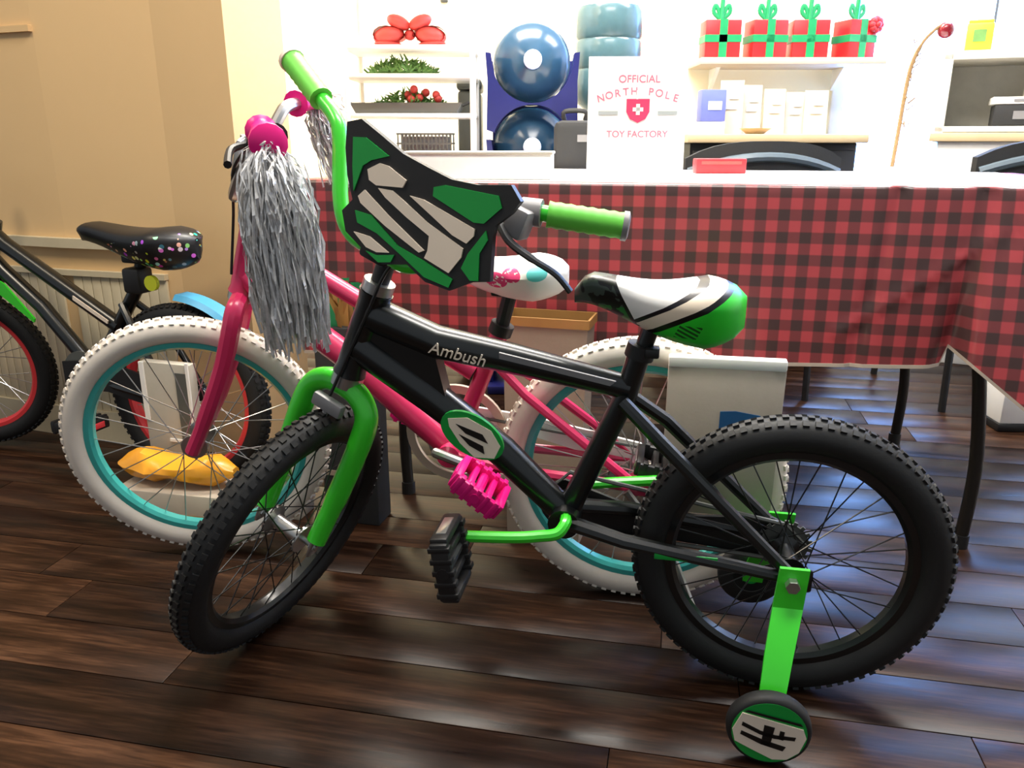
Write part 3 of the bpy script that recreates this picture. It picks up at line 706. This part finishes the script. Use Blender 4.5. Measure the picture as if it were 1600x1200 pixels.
def cloth():
    bm = bmesh.new(); uvl = bm.loops.layers.uv.new('uv')
    nx = 150; xs = [S0 - .02 + (S1 + .05 - S0 + .02) * i / nx for i in range(nx + 1)]
    def sm(a, b, x):
        t = min(max((x - a) / (b - a), 0), 1); return t * t * (3 - 2 * t)
    def hem(x):
        z = .372 + (x + 1.0) * .035
        if x > .035: z = .45 - (x - .035) * .78
        return z
    nz = 26; grid = {}
    for i, x in enumerate(xs):
        for j in range(5):                                   # top sheet
            y = TD + .01 - (TD + .018) * j / 4
            grid[(i, j)] = (V((x, y, TH + .0015)), (x, -y))
        h = hem(x); drop = TH - h
        for j in range(nz + 1):
            t = j / nz; z = TH - .004 - (drop - .004) * t
            d = -.012 - .01 * t + .004 * math.sin(x * 9 + 1) * t + .0022 * math.sin(x * 23) * t
            fl_ = sm(.03, .07, x); d -= fl_ * t * (.035 + .13 * max(0, x - .03))
            # diagonal and vertical fold creases
            u = (x + .18) / .32; zc = .455 + u * .245
            if 0 < u < 1.02: d -= .006 * max(0, 1 - abs(z - zc) / .011)
            xc = -.085 - .05 * t
            d += .009 * max(0, 1 - abs(x - xc) / .016)
            u2 = (.115 - x) / .1
            d += .006 * max(0, 1 - abs((x - (.13 - t * .11))) / .02) * sm(0, .2, t)
            d += .026 * math.exp(-((x - .042 - .02 * (1 - t)) / .02) ** 2) * (.25 + .75 * t)
            # soft billow
            d -= .006 * math.sin(math.pi * t) * (1 + math.sin(x * 5.3))
            grid[(i, 5 + j)] = (V((x, d, z)), (x, (TH - z)))
    vv = {k: bm.verts.new(p) for k, (p, _) in grid.items()}
    for i in range(nx):
        for j in range(5 + nz):
            ks = [(i, j), (i + 1, j), (i + 1, j + 1), (i, j + 1)]
            f = bm.faces.new([vv[k] for k in ks])
            for lp, k in zip(f.loops, ks): lp[uvl].uv = grid[k][1]
    # side drop at the left end
    me = bpy.data.meshes.new('tablecloth'); bm.to_mesh(me); bm.free(); me.materials.append(M['plaid']); me.shade_smooth()
    o = bpy.data.objects.new('tablecloth', me); COL.objects.link(o); o.matrix_world = TM
    tag(o, 'red and black checked plastic tablecloth hanging from the long table', 'tablecloth')
    b = MB(); last = 5 + nz
    pts = [grid[(i, last)][0] for i in range(nx + 1)]
    for sgn in (0,):
        rings = [[p + V((0, -.0012, -.004)), p + V((0, -.0012, .003)), p + V((0, .0012, .003)), p + V((0, .0012, -.004))] for p in pts]
        b.loft(rings)
    b.build('hem', 'beige', o, 0)
cloth()
# thin white sheet that turns the table top white
rn = MB().box(((S0 + S1) / 2 + .1, TD / 2 + .008, TH + .0022), (S1 - S0 - .2, TD - .02, .0012)).build('white_sheet', 'paper', None, 0)
rn.matrix_world = TM; tag(rn, 'thin white sheet lying along the top of the checked tablecloth', 'table runner')
# things on the table
def on_table(x, y, rz=0): return TM @ T(x, y, TH + .003) @ RZ(rz)
WT = TM.inverted()
def tl(X, Y):
    p = WT @ V((X, Y, 0)); return p.x, p.y
x_, y_ = tl(.262, 1.77)
sg = thing('sign_board', 'white sign board with pink letters and a red shield, standing on the table', 'sign', on_table(x_, y_, 11))
b = MB(); b.box((0, 0, .123), (.205, .006, .247), RX(-3), bev=.001); b.build('board', 'paper', sg)
b = MB(); b.prism([(0, 0), (.09, 0), (0, .18)], -.002, .002, T(0, .004, .0) @ RZ(90) @ RX(90)); b.build('easel_strut', 'paper', sg, 0)
def sgm(x, z, rot=0): return RX(-3) @ T(x, -.0033, z) @ RX(90) @ RZ(rot)
text('OFFICIAL', 'lettering', .021, 'sign_pink', sg, sgm(.003, .202))
w_ = 'NORTH POLE'
for i, ch in enumerate(w_):
    if ch == ' ': continue
    u = (i - 4.5) / 4.5
    text(ch, 'letter', .021, 'sign_pink', sg, sgm(.002 + u * .078, .178 - u * u * .014, -u * 14))
text('TOY FACTORY', 'lettering', .019, 'sign_pink', sg, sgm(.002, .092))
MB().prism([(-.024, .022), (.024, .022), (.024, -.004), (.016, -.018), (0, -.026), (-.016, -.018), (-.024, -.004)], 0, .0012, sgm(.002, .141)).build('shield', 'sign_red', sg, 0)
b = MB(); b.box((0, .001, .0017), (.022, .008, .001), sgm(.002, .141)); b.box((0, .001, .0017), (.008, .022, .001), sgm(.002, .141)); b.build('shield_cross', 'paper', sg, 0)
b = MB()
for sx in (-1, 1): b.box((sx * .062, 0, .0006), (.04, .007, .0008), sgm(.002, .135))
b.build('grey_line', 'sign_grey', sg, 0)
x_, y_ = tl(-.075, 1.84)
t = thing('flat_carton', 'flat white cardboard box lying on the table left of the sign', 'box', on_table(x_, y_, 8))
MB().box((0, 0, .026), (.33, .16, .052), bev=.003).build('carton_body', 'paper', t)
MB().box((0, 0, .054), (.336, .166, .006), bev=.002).build('lid', 'grey_box', t)
x_, y_ = tl(.525, 2.1)
t = thing('red_box', 'small red lettered box on the back of the table', 'box', on_table(x_, y_, 12))
MB().box((0, 0, .018), (.125, .05, .036), bev=.003).build('box_body', 'print_red', t)
MB().box((0, -.0255, .026), (.1, .001, .008)).build('label_strip', 'faded_red', t)
# bent twig tree with one red bauble
x_, y_ = tl(.975, 2.1)
tr = thing('twig_tree', 'bent bare twig tree with a single dark red bauble, on the table', 'decoration', on_table(x_, y_, 12.8))
b = MB(); b.tube(smooth_path([(-.012, 0, .015), (-.008, 0, .1), (.0, 0, .24), (.02, 0, .302), (.045, 0, .333), (.062, 0, .345)], 6), [.0055] * 18 + [.004] * 13, 8); b.build('trunk', 'twig', tr)
b = MB(); rnd = random.Random(5)
for i in range(26):
    z = .11 + .2 * rnd.random(); a = rnd.uniform(0, 6.28); p = V((.006 * math.sin(z * 8), 0, z)); q = p + V((math.cos(a) * .016, math.sin(a) * .016, .014))
    b.tube([p, q], .0014, 4)
b.build('twigs', 'twig', tr)['kind'] = 'stuff'
MB().box((-.012, 0, .008), (.07, .07, .016), bev=.003).build('base', 'white', tr)
b = MB(); b.ball((.074, 0, .335), .019, n=20); b.build('bauble', 'ball', tr)

# ------------------------------------------------------------------ floor clutter around the bikes
def carton(name, label, mx, d, m='paper', cat='box', flap=True):
    t = thing(name, label, cat, mx); x, y, z = d
    MB().box((0, 0, z / 2), d, bev=.003).build('carton_body', m, t)
    if flap:
        b = MB(); b.box((0, -y * .25, z + .002), (x, y * .48, .003)); b.box((0, y * .26, z + .002), (x, y * .48, .003)); b.build('flap', m, t, 0)
        MB().box((0, 0, z + .0045), (x * 1.0, .035, .001)).build('tape', 'beige', t, 0)
    return t
# white folder with blue print hung on the pink rear wheel
fd = thing('card_folder', 'white card folder with blue print, hung against the pink rear wheel', 'folder', T(.352, 1.268, .205) @ RZ(-10.6) @ RX(4))
MB().box((0, 0, .135), (.186, .014, .27), bev=.002).build('folder_body', mat('grey_white_card', (186, 174, 160), .75, bump=.1), fd)
MB().box((0, 0, .277), (.186, .020, .018), bev=.003).build('top_fold', 'paper', fd)
b = MB(); b.prism([(-.005, .13), (.06, .165), (.06, .19), (.02, .196), (-.005, .194)], 0, .001, T(0, -.0071, 0) @ RX(90)); b.build('blue_print', 'blue_print', fd, 0)
MB().tube(smooth_path([(-.05, 0, .275), (-.055, .02, .29), (-.055, .05, .29), (-.05, .06, .25)], 4), .003, 6).build('tie', 'white', fd)
# kraft bag behind the pink seat
kb = thing('paper_bag', 'tall kraft paper bag with an ochre rim, behind the pink bicycle', 'bag', T(.075, 1.575, 0) @ RZ(-16))
b = MB(); rings = []
for z, s in ((0, .9), (.02, .92), (.455, 1.0), (.485, 1.02)):
    rings.append([(-.085 * s, -.04 * s, z), (.085 * s, -.04 * s, z), (.085 * s, .04 * s, z), (-.085 * s, .04 * s, z)])
b.loft(rings, cap=False); b.f(b.vs([(-.076, -.036, 0), (.076, -.036, 0), (.076, .036, 0), (-.076, .036, 0)])); b.build('bag_body', 'kraft', kb, 0)
b = MB()
for s in (-1, 1): b.box((0, s * .042, .483), (.178, .004, .018)); b.box((s * .088, 0, .483), (.004, .086, .018))
b.build('rim_band', 'gold', kb, 0)
# dark green gift bag behind the pink frame
gb = thing('gift_bag', 'tall charcoal gift bag with green and ochre tissue, behind the pink head tube', 'bag', T(-.35, 1.665, 0) @ RZ(-14))
MB().box((0, 0, .225), (.13, .07, .45), bev=.004).build('bag_body', 'charcoal', gb)
b = MB(); rnd = random.Random(2)
for i in range(26):
    if i == 13: b.build('tissue', 'ribbon', gb, 0); b = MB()
    p = V((rnd.uniform(-.05, .05), rnd.uniform(-.025, .025), .45)); q = p + V((rnd.uniform(-.03, .03), rnd.uniform(-.02, .02), rnd.uniform(.04, .1)))
    w = V((rnd.uniform(.01, .02), rnd.uniform(-.01, .01), 0)); b.f(b.vs([p - w, p + w, q + w * .4 + V((0, .004, 0)), q - w * .5]))
b.build('tissue', 'gold', gb, 0)
b = MB()
for i in range(3): b.box((-.03 + .03 * i, -.0365, .12 + .1 * i), (.05, .002, .012))
b.build('stripe', 'kraft', gb, 0)
# low open box with orange cellophane bag; grey framed box behind it
lb = thing('low_carton', 'low pale carton on the floor behind the pink front wheel', 'box', T(-.735, 1.665, 0) @ RZ(-12))
MB().box((0, 0, .042), (.285, .12, .084), bev=.003).build('carton_body', 'clear', lb)
MB().box((0, -.0615, .03), (.24, .002, .012)).build('label_strip', 'gold', lb)
b = MB(); rings = []; rnd = random.Random(9)
for i in range(13):
    t_ = i / 12; x = -.145 + .285 * t_; e = math.sin(math.pi * min(.98, max(.02, t_))) ** .5
    rings.append([(x + rnd.uniform(-.004, .004), math.cos(a) * .055 * e * rnd.uniform(.85, 1.1), .122 + math.sin(a) * (.036 + .012 * math.sin(t_ * 9)) * e * rnd.uniform(.8, 1.15)) for a in (2 * math.pi * j / 12 for j in range(12))])
b.loft(rings); o = b.build('cellophane_bag', 'orange', None, 40); o.matrix_world = T(-.75, 1.668, 0) @ RZ(-12)
tag(o, 'crumpled orange cellophane bag on the low pale carton', 'bag')
gx = thing('display_box', 'grey beige box edged in white, behind the pink front wheel', 'box', T(-.79, 1.765, .0) @ RZ(-17))
MB().box((0, 0, .17), (.135, .026, .34), bev=.002).build('box_body', 'grey_box', gx)
b = MB(); b.box((.064, -.0145, .25), (.007, .004, .19)); b.box((.03, -.0145, .155), (.07, .004, .007)); b.box((-.06, -.0145, .27), (.012, .004, .14)); b.build('white_edging', 'paper', gx, 0)
MB().box((.045, -.014, .24), (.03, .003, .16)).build('dark_panel', 'dark_grey', gx, 0)
wc = carton('small_carton', 'small pale carton right of the orange cellophane bag', T(-.52, 1.69, 0) @ RZ(-15), (.10, .07, .15), 'grey_box', flap=False)
MB().box((0, -.036, .12), (.08, .002, .05)).build('label_strip', 'pine', wc, 0)

# ------------------------------------------------------------------ behind the table
# tiered white rack with ornaments
rk = thing('tiered_rack', 'white tiered metal rack holding wreaths and bows, behind the flat carton', 'rack', T(-.30, 2.62, 0))
for sx in (-1, 1):
    for sy in (-1, 1): MB().tube([(sx * .185, sy * .12, 0), (sx * .185, sy * .12, 1.34)], .009, 8).build('post', 'white', rk)
for z in (.25, .52, .775, .895, 1.005, 1.083, 1.3):
    b = MB(); b.box((0, 0, z), (.385, .25, .012), bev=.003); b.build('shelf', 'white', rk)
def rackpos(x, z, y=-.03): return T(-.30 + x, 2.62 + y, z + .006)
def bow(name, label, mx, m, w, h):
    t = thing(name, label, 'bow', mx)
    for s in (-1, 1):
        b = MB(); rings = []
        for i in range(15):
            a = 2 * math.pi * i / 14
            rings.append([(s * (w * .27 - w * .23 * math.cos(a)), y, h * .35 + h * .3 * math.sin(a) * (.6 + .4 * (1 - math.cos(a)) / 2)) for y in (-.025, .025)])
        b.loft(rings, wrap=False, cap=False); b.build('loop', m, t)
        b = MB(); b.loft([[(s * .01, -.02, h * .35), (s * .01, .02, h * .35)], [(s * w * .25, -.028, h * .12), (s * w * .25, .02, h * .12)], [(s * w * .48, -.03, .004), (s * w * .48, .015, .004)]], wrap=False, cap=False); b.build('tail', m, t)
    b = MB(); b.ball((0, 0, h * .36), h * .17, sz=.9); b.build('knot', m, t)
    b = MB()
    for s in (-1, 1):
        for cx, cz, rx, rz, tilt in ((.29, .33, .22, .27, -8), (.15, .70, .17, .2, 22), (.30, .10, .2, .10, 4)):
            b.ball((0, 0, 0), 1, T(s * w * cx, -.004, h * cz) @ RY(-s * tilt) @ Matrix.Diagonal((w * rx, .034, h * rz, 1)))
    b.build('top_loops', m, t)
    return t
bow('satin_bow', 'faded red satin bow on the rack\'s top tier', rackpos(-.005, 1.083), 'faded_red', .215, .1)
def wreath(name, label, mx, w, h, m, berries=None, seed=1):
    t = thing(name, label, 'wreath', mx); rnd = random.Random(seed); b = MB()
    for i in range(420):
        a = rnd.uniform(0, math.pi * 2); rr = rnd.random()
        c = V((math.cos(a) * w * .5 * math.sqrt(rr), math.sin(a) * .07 * math.sqrt(rr), .006 + h * .75 * (1 - rr) * rnd.random() ** .5))
        d = V((rnd.uniform(-1, 1), rnd.uniform(-1, .4), rnd.uniform(-.1, 1))).normalized() * .02; s = d.cross(V((rnd.uniform(-1, 1), 1, .3))).normalized() * .003
        v = b.vs([c - s, c + s, c + d + s * .4, c + d - s * .4]); b.f(v)
    o = b.build('foliage', m, t, 0); o['kind'] = 'stuff'
    b = MB(); b.lathe([(.9 * w / 2, 0), (.3 * w / 2, 0), (.3 * w / 2, h * .3), (.9 * w / 2, h * .2)], 20, Matrix.Diagonal((1, .25, 1, 1)), closed=True); b.build('ring', m, t)
    if berries:
        for i in range(9):
            b = MB(); b.ball((rnd.uniform(.0, w * .42), rnd.uniform(-.05, .0), h * rnd.uniform(.45, .9)), .012, n=10); b.build('berry', berries, t)
    return t
wreath('pine_wreath', 'plain green pine wreath on the rack below the red bow', rackpos(-.03, 1.005), .21, .055, 'pine', seed=3)
ty = thing('serving_tray', 'dark grey tray on the rack, under the berried wreath', 'tray', rackpos(-.015, .895))
b = MB(); b.loft([[(-.15, -.08, 0), (.15, -.08, 0), (.15, .08, 0), (-.15, .08, 0)], [(-.165, -.09, .03), (.165, -.09, .03), (.165, .09, .03), (-.165, .09, .03)], [(-.16, -.085, .03), (.16, -.085, .03), (.16, .085, .03), (-.16, .085, .03)], [(-.147, -.077, .006), (.147, -.077, .006), (.147, .077, .006), (-.147, .077, .006)]]); b.build('tray_body', 'dark_grey', ty, 0)
b = MB()
for s in (-1, 1): b.tube(smooth_path([(s * .16, -.03, .025), (s * .19, -.02, .035), (s * .19, .02, .035), (s * .16, .03, .025)], 4), .004, 6)
b.build('handle', 'matte_black', ty)
wreath('berry_wreath', 'green wreath with red berries lying in the dark tray', rackpos(-.015, .902), .24, .07, 'pine', 'faded_red', seed=8)
wb = thing('wire_basket', 'grey wire basket on the rack\'s lowest visible tier', 'basket', rackpos(.035, .775))
b = MB()
for i in range(15): 
    x = -.08 + .16 * i / 14
    for s in (-1, 1): b.box((x, s * .06, .033), (.004, .004, .06))
for z in (.004, .034, .062):
    for s in (-1, 1): b.box((0, s * .06, z), (.165, .005, .005)); b.box((s * .082, 0, z), (.005, .12, .005))
b.build('wire_mesh', 'dark_grey', wb, 0)
MB().box((0, 0, .03), (.14, .1, .05), bev=.006).build('lining', 'grey_plastic', wb)
# slim grey bin
bn = thing('slim_bin', 'tall slim dark grey bin between the rack and the water bottles', 'bin', T(-.142, 2.92, 0))
MB().box((0, 0, .49), (.075, .25, .98), bev=.01).build('bin_body', 'dark_grey', bn); MB().box((0, 0, 1.0), (.082, .26, .035), bev=.01).build('lid', 'dark_grey', bn)
# water bottles lying in a navy rack
def bottle_mesh(mx, parent, m, cap='cap'):
    prof = [(0, -.32), (.125, -.32), (.135, -.30), (.135, -.22), (.129, -.21), (.135, -.2), (.135, -.12), (.129, -.11), (.135, -.1), (.135, -.02), (.12, .01), (.07, .045), (.032, .06), (.028, .1), (0, .1)]
    MB().lathe(prof, 40, mx).build('bottle_body', m, parent, 50)
    MB().lathe([(0, .085), (.029, .085), (.031, .09), (.031, .118), (.024, .124), (0, .124)], 24, mx).build('cap', cap, parent, 40)
wr = thing('bottle_rack', 'navy plastic stacking rack cradling blue water bottles', 'rack', T(.062, 2.78, 0))
Z1, Z2, Z3 = 1.055, .805, .555
for zc in (Z1, Z2, Z3):
    n = 18
    inner = [(.122 * math.sin(a), -.122 * math.cos(a)) for a in (R(-82 + 164 * i / n) for i in range(n + 1))]
    arch = [(.124 * math.sin(a), -.25 + .124 * math.cos(a)) for a in (R(70 - 140 * i / n) for i in range(n + 1))]
    out = [(-.142, .022), (-.126, .02)] + inner + [(.126, .02), (.142, .022), (.136, -.06), (.140, -.2)] + arch + [(-.140, -.2), (-.136, -.06)]
    for yy in (-.17, .1): MB().prism(out, -.03, .03, T(0, yy, zc) @ RX(90)).build('cradle', 'blue_dark', wr, 0)
for s in (-1, 1): MB().box((s * .134, -.03, .42), (.014, .24, .8), bev=.004).build('side_rail', 'blue_dark', wr)
MB().box((0, -.03, .015), (.29, .34, .03), bev=.006).build('base', 'blue_dark', wr)
MB().box((0, .18, .45), (.26, .01, .86), bev=.003).build('back_panel', 'blue_dark', wr)
for i, (zc, lab) in enumerate(((Z1, 'topmost blue water bottle lying cap first in the navy rack'), (Z2, 'lower blue water bottle in the navy rack, half hidden by the flat carton'))):
    t = thing('water_bottle', lab, 'bottle', T(.062, 2.66, zc) @ RX(90), 'water bottles in the navy rack')
    bottle_mesh(Matrix.Diagonal((.885, .885, .885, 1)), t, 'bottle_blue')
# cooler and upright bottle
cl = thing('water_cooler', 'white water cooler behind the sign board', 'water cooler', T(.335, 3.0, 0))
MB().box((0, 0, .43), (.24, .26, .86), bev=.015).build('cabinet', 'white', cl); MB().box((0, -.131, .7), (.18, .004, .2), bev=.001).build('front_panel', 'grey_box', cl)
for sx in (-1, 1): MB().tube([(sx * .04, -.13, .77), (sx * .04, -.17, .77), (sx * .04, -.17, .74)], .011, 8).build('tap', 'blue_dark' if sx < 0 else 'red', cl)
MB().lathe([(.04, .855), (.09, .855), (.105, .885), (.04, .885)], 24, closed=True).build('collar', 'white', cl)
ub = thing('upright_bottle', 'pale aqua water bottle upended on the white cooler', 'bottle', T(.335, 3.0, .955) @ RX(180))
bottle_mesh(Matrix.Diagonal((.85, .85, .95, 1)), ub, 'bottle_aqua')
# chairs
def chair(label, x, y, rz, top):
    t = thing('stacking_chair', label, 'chair', T(x, y, 0) @ RZ(rz), 'dark chairs behind the table')
    b = MB()
    rings = []
    for i in range(13):
        u = -1 + i / 6; xx = .235 * u; yy = -.20 - .05 * (1 - u * u); zt = top - .05 * u * u * abs(u)
        rings.append([(xx, yy - .012, top - .25), (xx, yy - .012, zt), (xx, yy + .012, zt), (xx, yy + .012, top - .25)])
    b.loft(rings).build('backrest', 'charcoal', t, 40)
    pts = [V((.225 * (-1 + i / 6), -.214 - .05 * (1 - (-1 + i / 6) ** 2), top - .045 - .045 * (-1 + i / 6) ** 2)) for i in range(13)]
    MB().tube(pts, .014, 8).build('back_rail', 'slate', t)
    MB().box((0, .03, .45), (.45, .43, .045), bev=.015).build('seat', 'charcoal', t)
    for sx in (-1, 1):
        MB().tube([(sx * .21, -.2, 0), (sx * .205, -.18, .45), (sx * .215, -.205, top - .08)], .0115, 8).build('leg', 'matte_black', t)
        MB().tube([(sx * .21, .23, 0), (sx * .2, .2, .44)], .0115, 8).build('leg', 'matte_black', t)
    MB().tube([(-.21, .21, .27), (.21, .21, .27)], .009, 8).build('stretcher', 'matte_black', t)
    return t
chair('dark chair with a slate back rail, behind the red box on the table', .76, 2.72, 0, .822)
chair('dark chair at the right edge, behind the table below the grey cubby', 1.56, 2.62, 4, .828)
# black case beside cooler
bc = thing('black_case', 'black upright case between the water bottles and the sign', 'case', T(.185, 2.478, 0))
MB().box((0, 0, .44), (.12, .085, .88), bev=.02).build('case_body', 'charcoal', bc)
MB().tube(smooth_path([(-.03, 0, .88), (-.03, 0, .905), (.03, 0, .905), (.03, 0, .88)], 4), .007, 8).build('handle', 'matte_black', bc)
MB().box((.03, -.043, .83), (.05, .004, .02)).build('label_plate', 'grey_plastic', bc)
# counter with wall shelf and gifts
CY = 3.2
ct = thing('counter', 'dark cabinet with a pale oak top along the back wall', 'cabinet', T(.94, CY, 0))
MB().box((0, 0, .83), (.64, .5, .03), bev=.004).build('worktop', 'counter', ct)
MB().box((0, .02, .43), (.6, .44, .77), bev=.004).build('cabinet_body', 'matte_black', ct)
for sx in (-1, 1):
    d = MB().box((sx * .15, -.205, .44), (.28, .018, .7), bev=.004).build('door', 'matte_black', ct)
    MB().tube([(sx * .03, -.225, .66), (sx * .03, -.225, .76)], .005, 8).build('handle', 'silver', d)
MB().box((0, .02, .03), (.58, .4, .06)).build('plinth', 'charcoal', ct)
ws = thing('wall_shelf', 'pale wooden wall shelf carrying four red presents', 'shelf', T(1.06, 3.36, 1.122))
MB().box((0, 0, -.012), (.70, .26, .024), bev=.003).build('board', 'beige', ws)
for sx in (-1, 1): MB().prism([(0, 0), (.12, 0), (0, -.08)], -.008, .008, T(sx * .25, .125, -.024) @ RZ(-90) @ RX(90)).build('bracket', 'white', ws, 0)
def gift(x, rz, label, w=.135, tilt=0):
    t = thing('present', label, 'present', T(x, 3.33, 1.122) @ RZ(rz) @ RY(tilt), 'red presents on the wall shelf')
    h = .137
    MB().box((0, 0, h / 2), (w, .1, h), bev=.004).build('box_body', 'red', t)
    MB().box((0, 0, h / 2), (.03, .104, h + .004)).build('ribbon', 'ribbon', t, 0)
    MB().box((0, 0, h * .52), (w + .004, .104, .026)).build('ribbon', 'ribbon', t, 0)
    b = MB()
    for s in (-1, 1):
        b.tube(smooth_path([(0, 0, h), (s * .014, 0, h + .04), (s * .026, 0, h + .055), (s * .03, 0, h + .03), (0, 0, h + .004)], 4), .008, 8, flat=.5)
    b.tube([(0, 0, h), (.002, 0, h + .075)], .009, 8)
    b.build('bow', 'ribbon', t)
    return t
gift(.80, 0, 'leftmost red present with green ribbon on the wall shelf')
gift(.974, 6, 'second red present from the left on the wall shelf, green ribbon')
gift(1.137, -5, 'third red present from the left on the wall shelf, green ribbon')
g4 = gift(1.315, 18, 'rightmost red present on the wall shelf, red rosette at its corner', .12)
b = MB()
for i in range(8):
    a = R(45 * i); b.ball((.05 + math.cos(a) * .018, -.055, .12 + math.sin(a) * .018), .014, n=10)
b.ball((.05, -.065, .12), .012); b.build('rosette', 'print_red', g4)
# cards and boxes on the counter
CT = .845
t = thing('blue_box', 'small blue box at the left end of the counter', 'box', T(.735, 3.12, CT)); MB().box((0, 0, .1), (.09, .07, .11), bev=.003).build('box_body', mat('periwinkle_print', (100, 112, 190), .5), t); MB().box((0, 0, .022), (.092, .074, .044), bev=.003).build('tray', 'paper', t); MB().box((.005, -.036, .1), (.05, .002, .03)).build('label_strip', 'cap', t)
cards = ((.815, .19, .085, 'tall white greeting card standing beside the blue box'), (.895, .175, .075, 'white greeting card standing second from the blue box'), (.975, .16, .08, 'cream greeting card standing mid counter'),
         (1.06, .15, .07, 'white greeting card standing fourth from the blue box'), (1.13, .155, .085, 'low white greeting card at the right end of the counter'))
CARDM = (mat('ivory_card', (206, 196, 172), .7), mat('grey_white_card', (190, 186, 178), .7))
for i, (x, h, w, lab) in enumerate(cards):
    t = thing('greeting_card', lab, 'card', T(x, 3.15 + .02 * (i % 2), CT) @ RZ(-8 + 5 * (i % 3)), 'greeting cards on the counter')
    for s in (-1, 1): MB().box((0, s * .014, h / 2), (w, .002, h), T(0, 0, 0) @ RX(s * 5)).build('leaf', CARDM[i % 2], t, 0)
    b = MB(); b.box((0, -.018, h * .5), (w * .5, .001, h * .08), RX(-5)); b.box((w * .1, -.018, h * .68), (w * .4, .001, h * .06), RX(-5)); b.build('printed_line', 'sign_grey', t, 0)
t = thing('wooden_dish', 'small brown wooden dish in front of the greeting cards', 'dish', T(.875, 3.02, CT)); MB().lathe([(0, .002), (.03, 0), (.055, .02), (.058, .02), (.034, .006), (0, .006)], 24).build('dish_body', 'counter', t); MB().lathe([(0, .006), (.024, .006), (.018, .018), (0, .02)], 16).build('filling', 'twig', t)
# grey open cubby on its own stand at the right
KM = T(1.54, 3.06, 0) @ RZ(-24) @ T(.265, .19, 0)
kb2 = thing('cubby', 'grey open cubby cabinet at the far right with white boxes inside', 'cabinet', KM)
MB().box((0, 0, .41), (.5, .42, .82), bev=.004).build('stand', 'white', kb2)
MB().box((0, 0, .835), (.56, .46, .03), bev=.003).build('worktop', 'counter', kb2)
b = MB(); b.box((-.25, 0, .985), (.03, .36, .27), bev=.003); b.box((.25, 0, .985), (.03, .36, .27), bev=.003); b.box((0, 0, 1.112), (.53, .36, .03), bev=.003); b.box((0, 0, .862), (.53, .36, .02), bev=.003); b.box((0, .17, .985), (.5, .02, .27)); b.build('carcass', mat('pale_grey_laminate', (214, 210, 198), .5), kb2)
for i, (x, z, w, h, m, lab) in enumerate(((.02, .875, .2, .07, 'charcoal', 'dark low box inside the grey cubby'), (.02, .947, .22, .025, 'paper', 'flat white box on the dark box inside the grey cubby'), (.07, .974, .11, .075, 'paper', 'cream carton topmost inside the grey cubby'))):
    t = thing('cubby_box', lab, 'box', KM @ T(x, -.08, z)); MB().box((0, 0, h / 2), (w, .13, h), bev=.003).build('box_body', m, t); MB().box((0, -.066, h / 2), (w * .4, .002, h * .4)).build('label_strip', 'grey_plastic', t)
t = thing('lime_tin', 'small lime green tin on top of the grey cubby', 'tin', KM @ T(-.16, -.06, 1.1275)); MB().box((0, 0, .05), (.09, .08, .1), bev=.01).build('tin_body', 'lime', t); MB().box((0, -.041, .055), (.04, .002, .04)).build('label_strip', 'pine', t); MB().box((0, 0, .103), (.08, .07, .012), bev=.004).build('lid', 'lime', t)
# white storage bin on the floor at the right
sb = thing('storage_bin', 'low white storage bin with a black base, on the floor at the right edge', 'bin', T(1.69, 2.28, 0) @ RZ(-2))
MB().box((0, 0, .10), (.5, .13, .16), bev=.01, taper=1.0).build('bin_body', 'white', sb); MB().box((0, 0, .0125), (.51, .14, .025), bev=.005).build('base', 'matte_black', sb); MB().box((0, 0, .19), (.52, .15, .02), bev=.005).build('lid', 'pine', sb)
t = thing('wall_hook', 'small dark hook on the back wall above the rack', 'hook', T(-.27, 3.5, 1.375)); MB().box((0, -.006, 0), (.03, .012, .05), bev=.003).build('hook_plate', 'dark_grey', t); MB().tube(smooth_path([(0, -.01, .01), (0, -.04, .0), (0, -.045, .02)], 4), .006, 8).build('hook_arm', 'dark_grey', t)
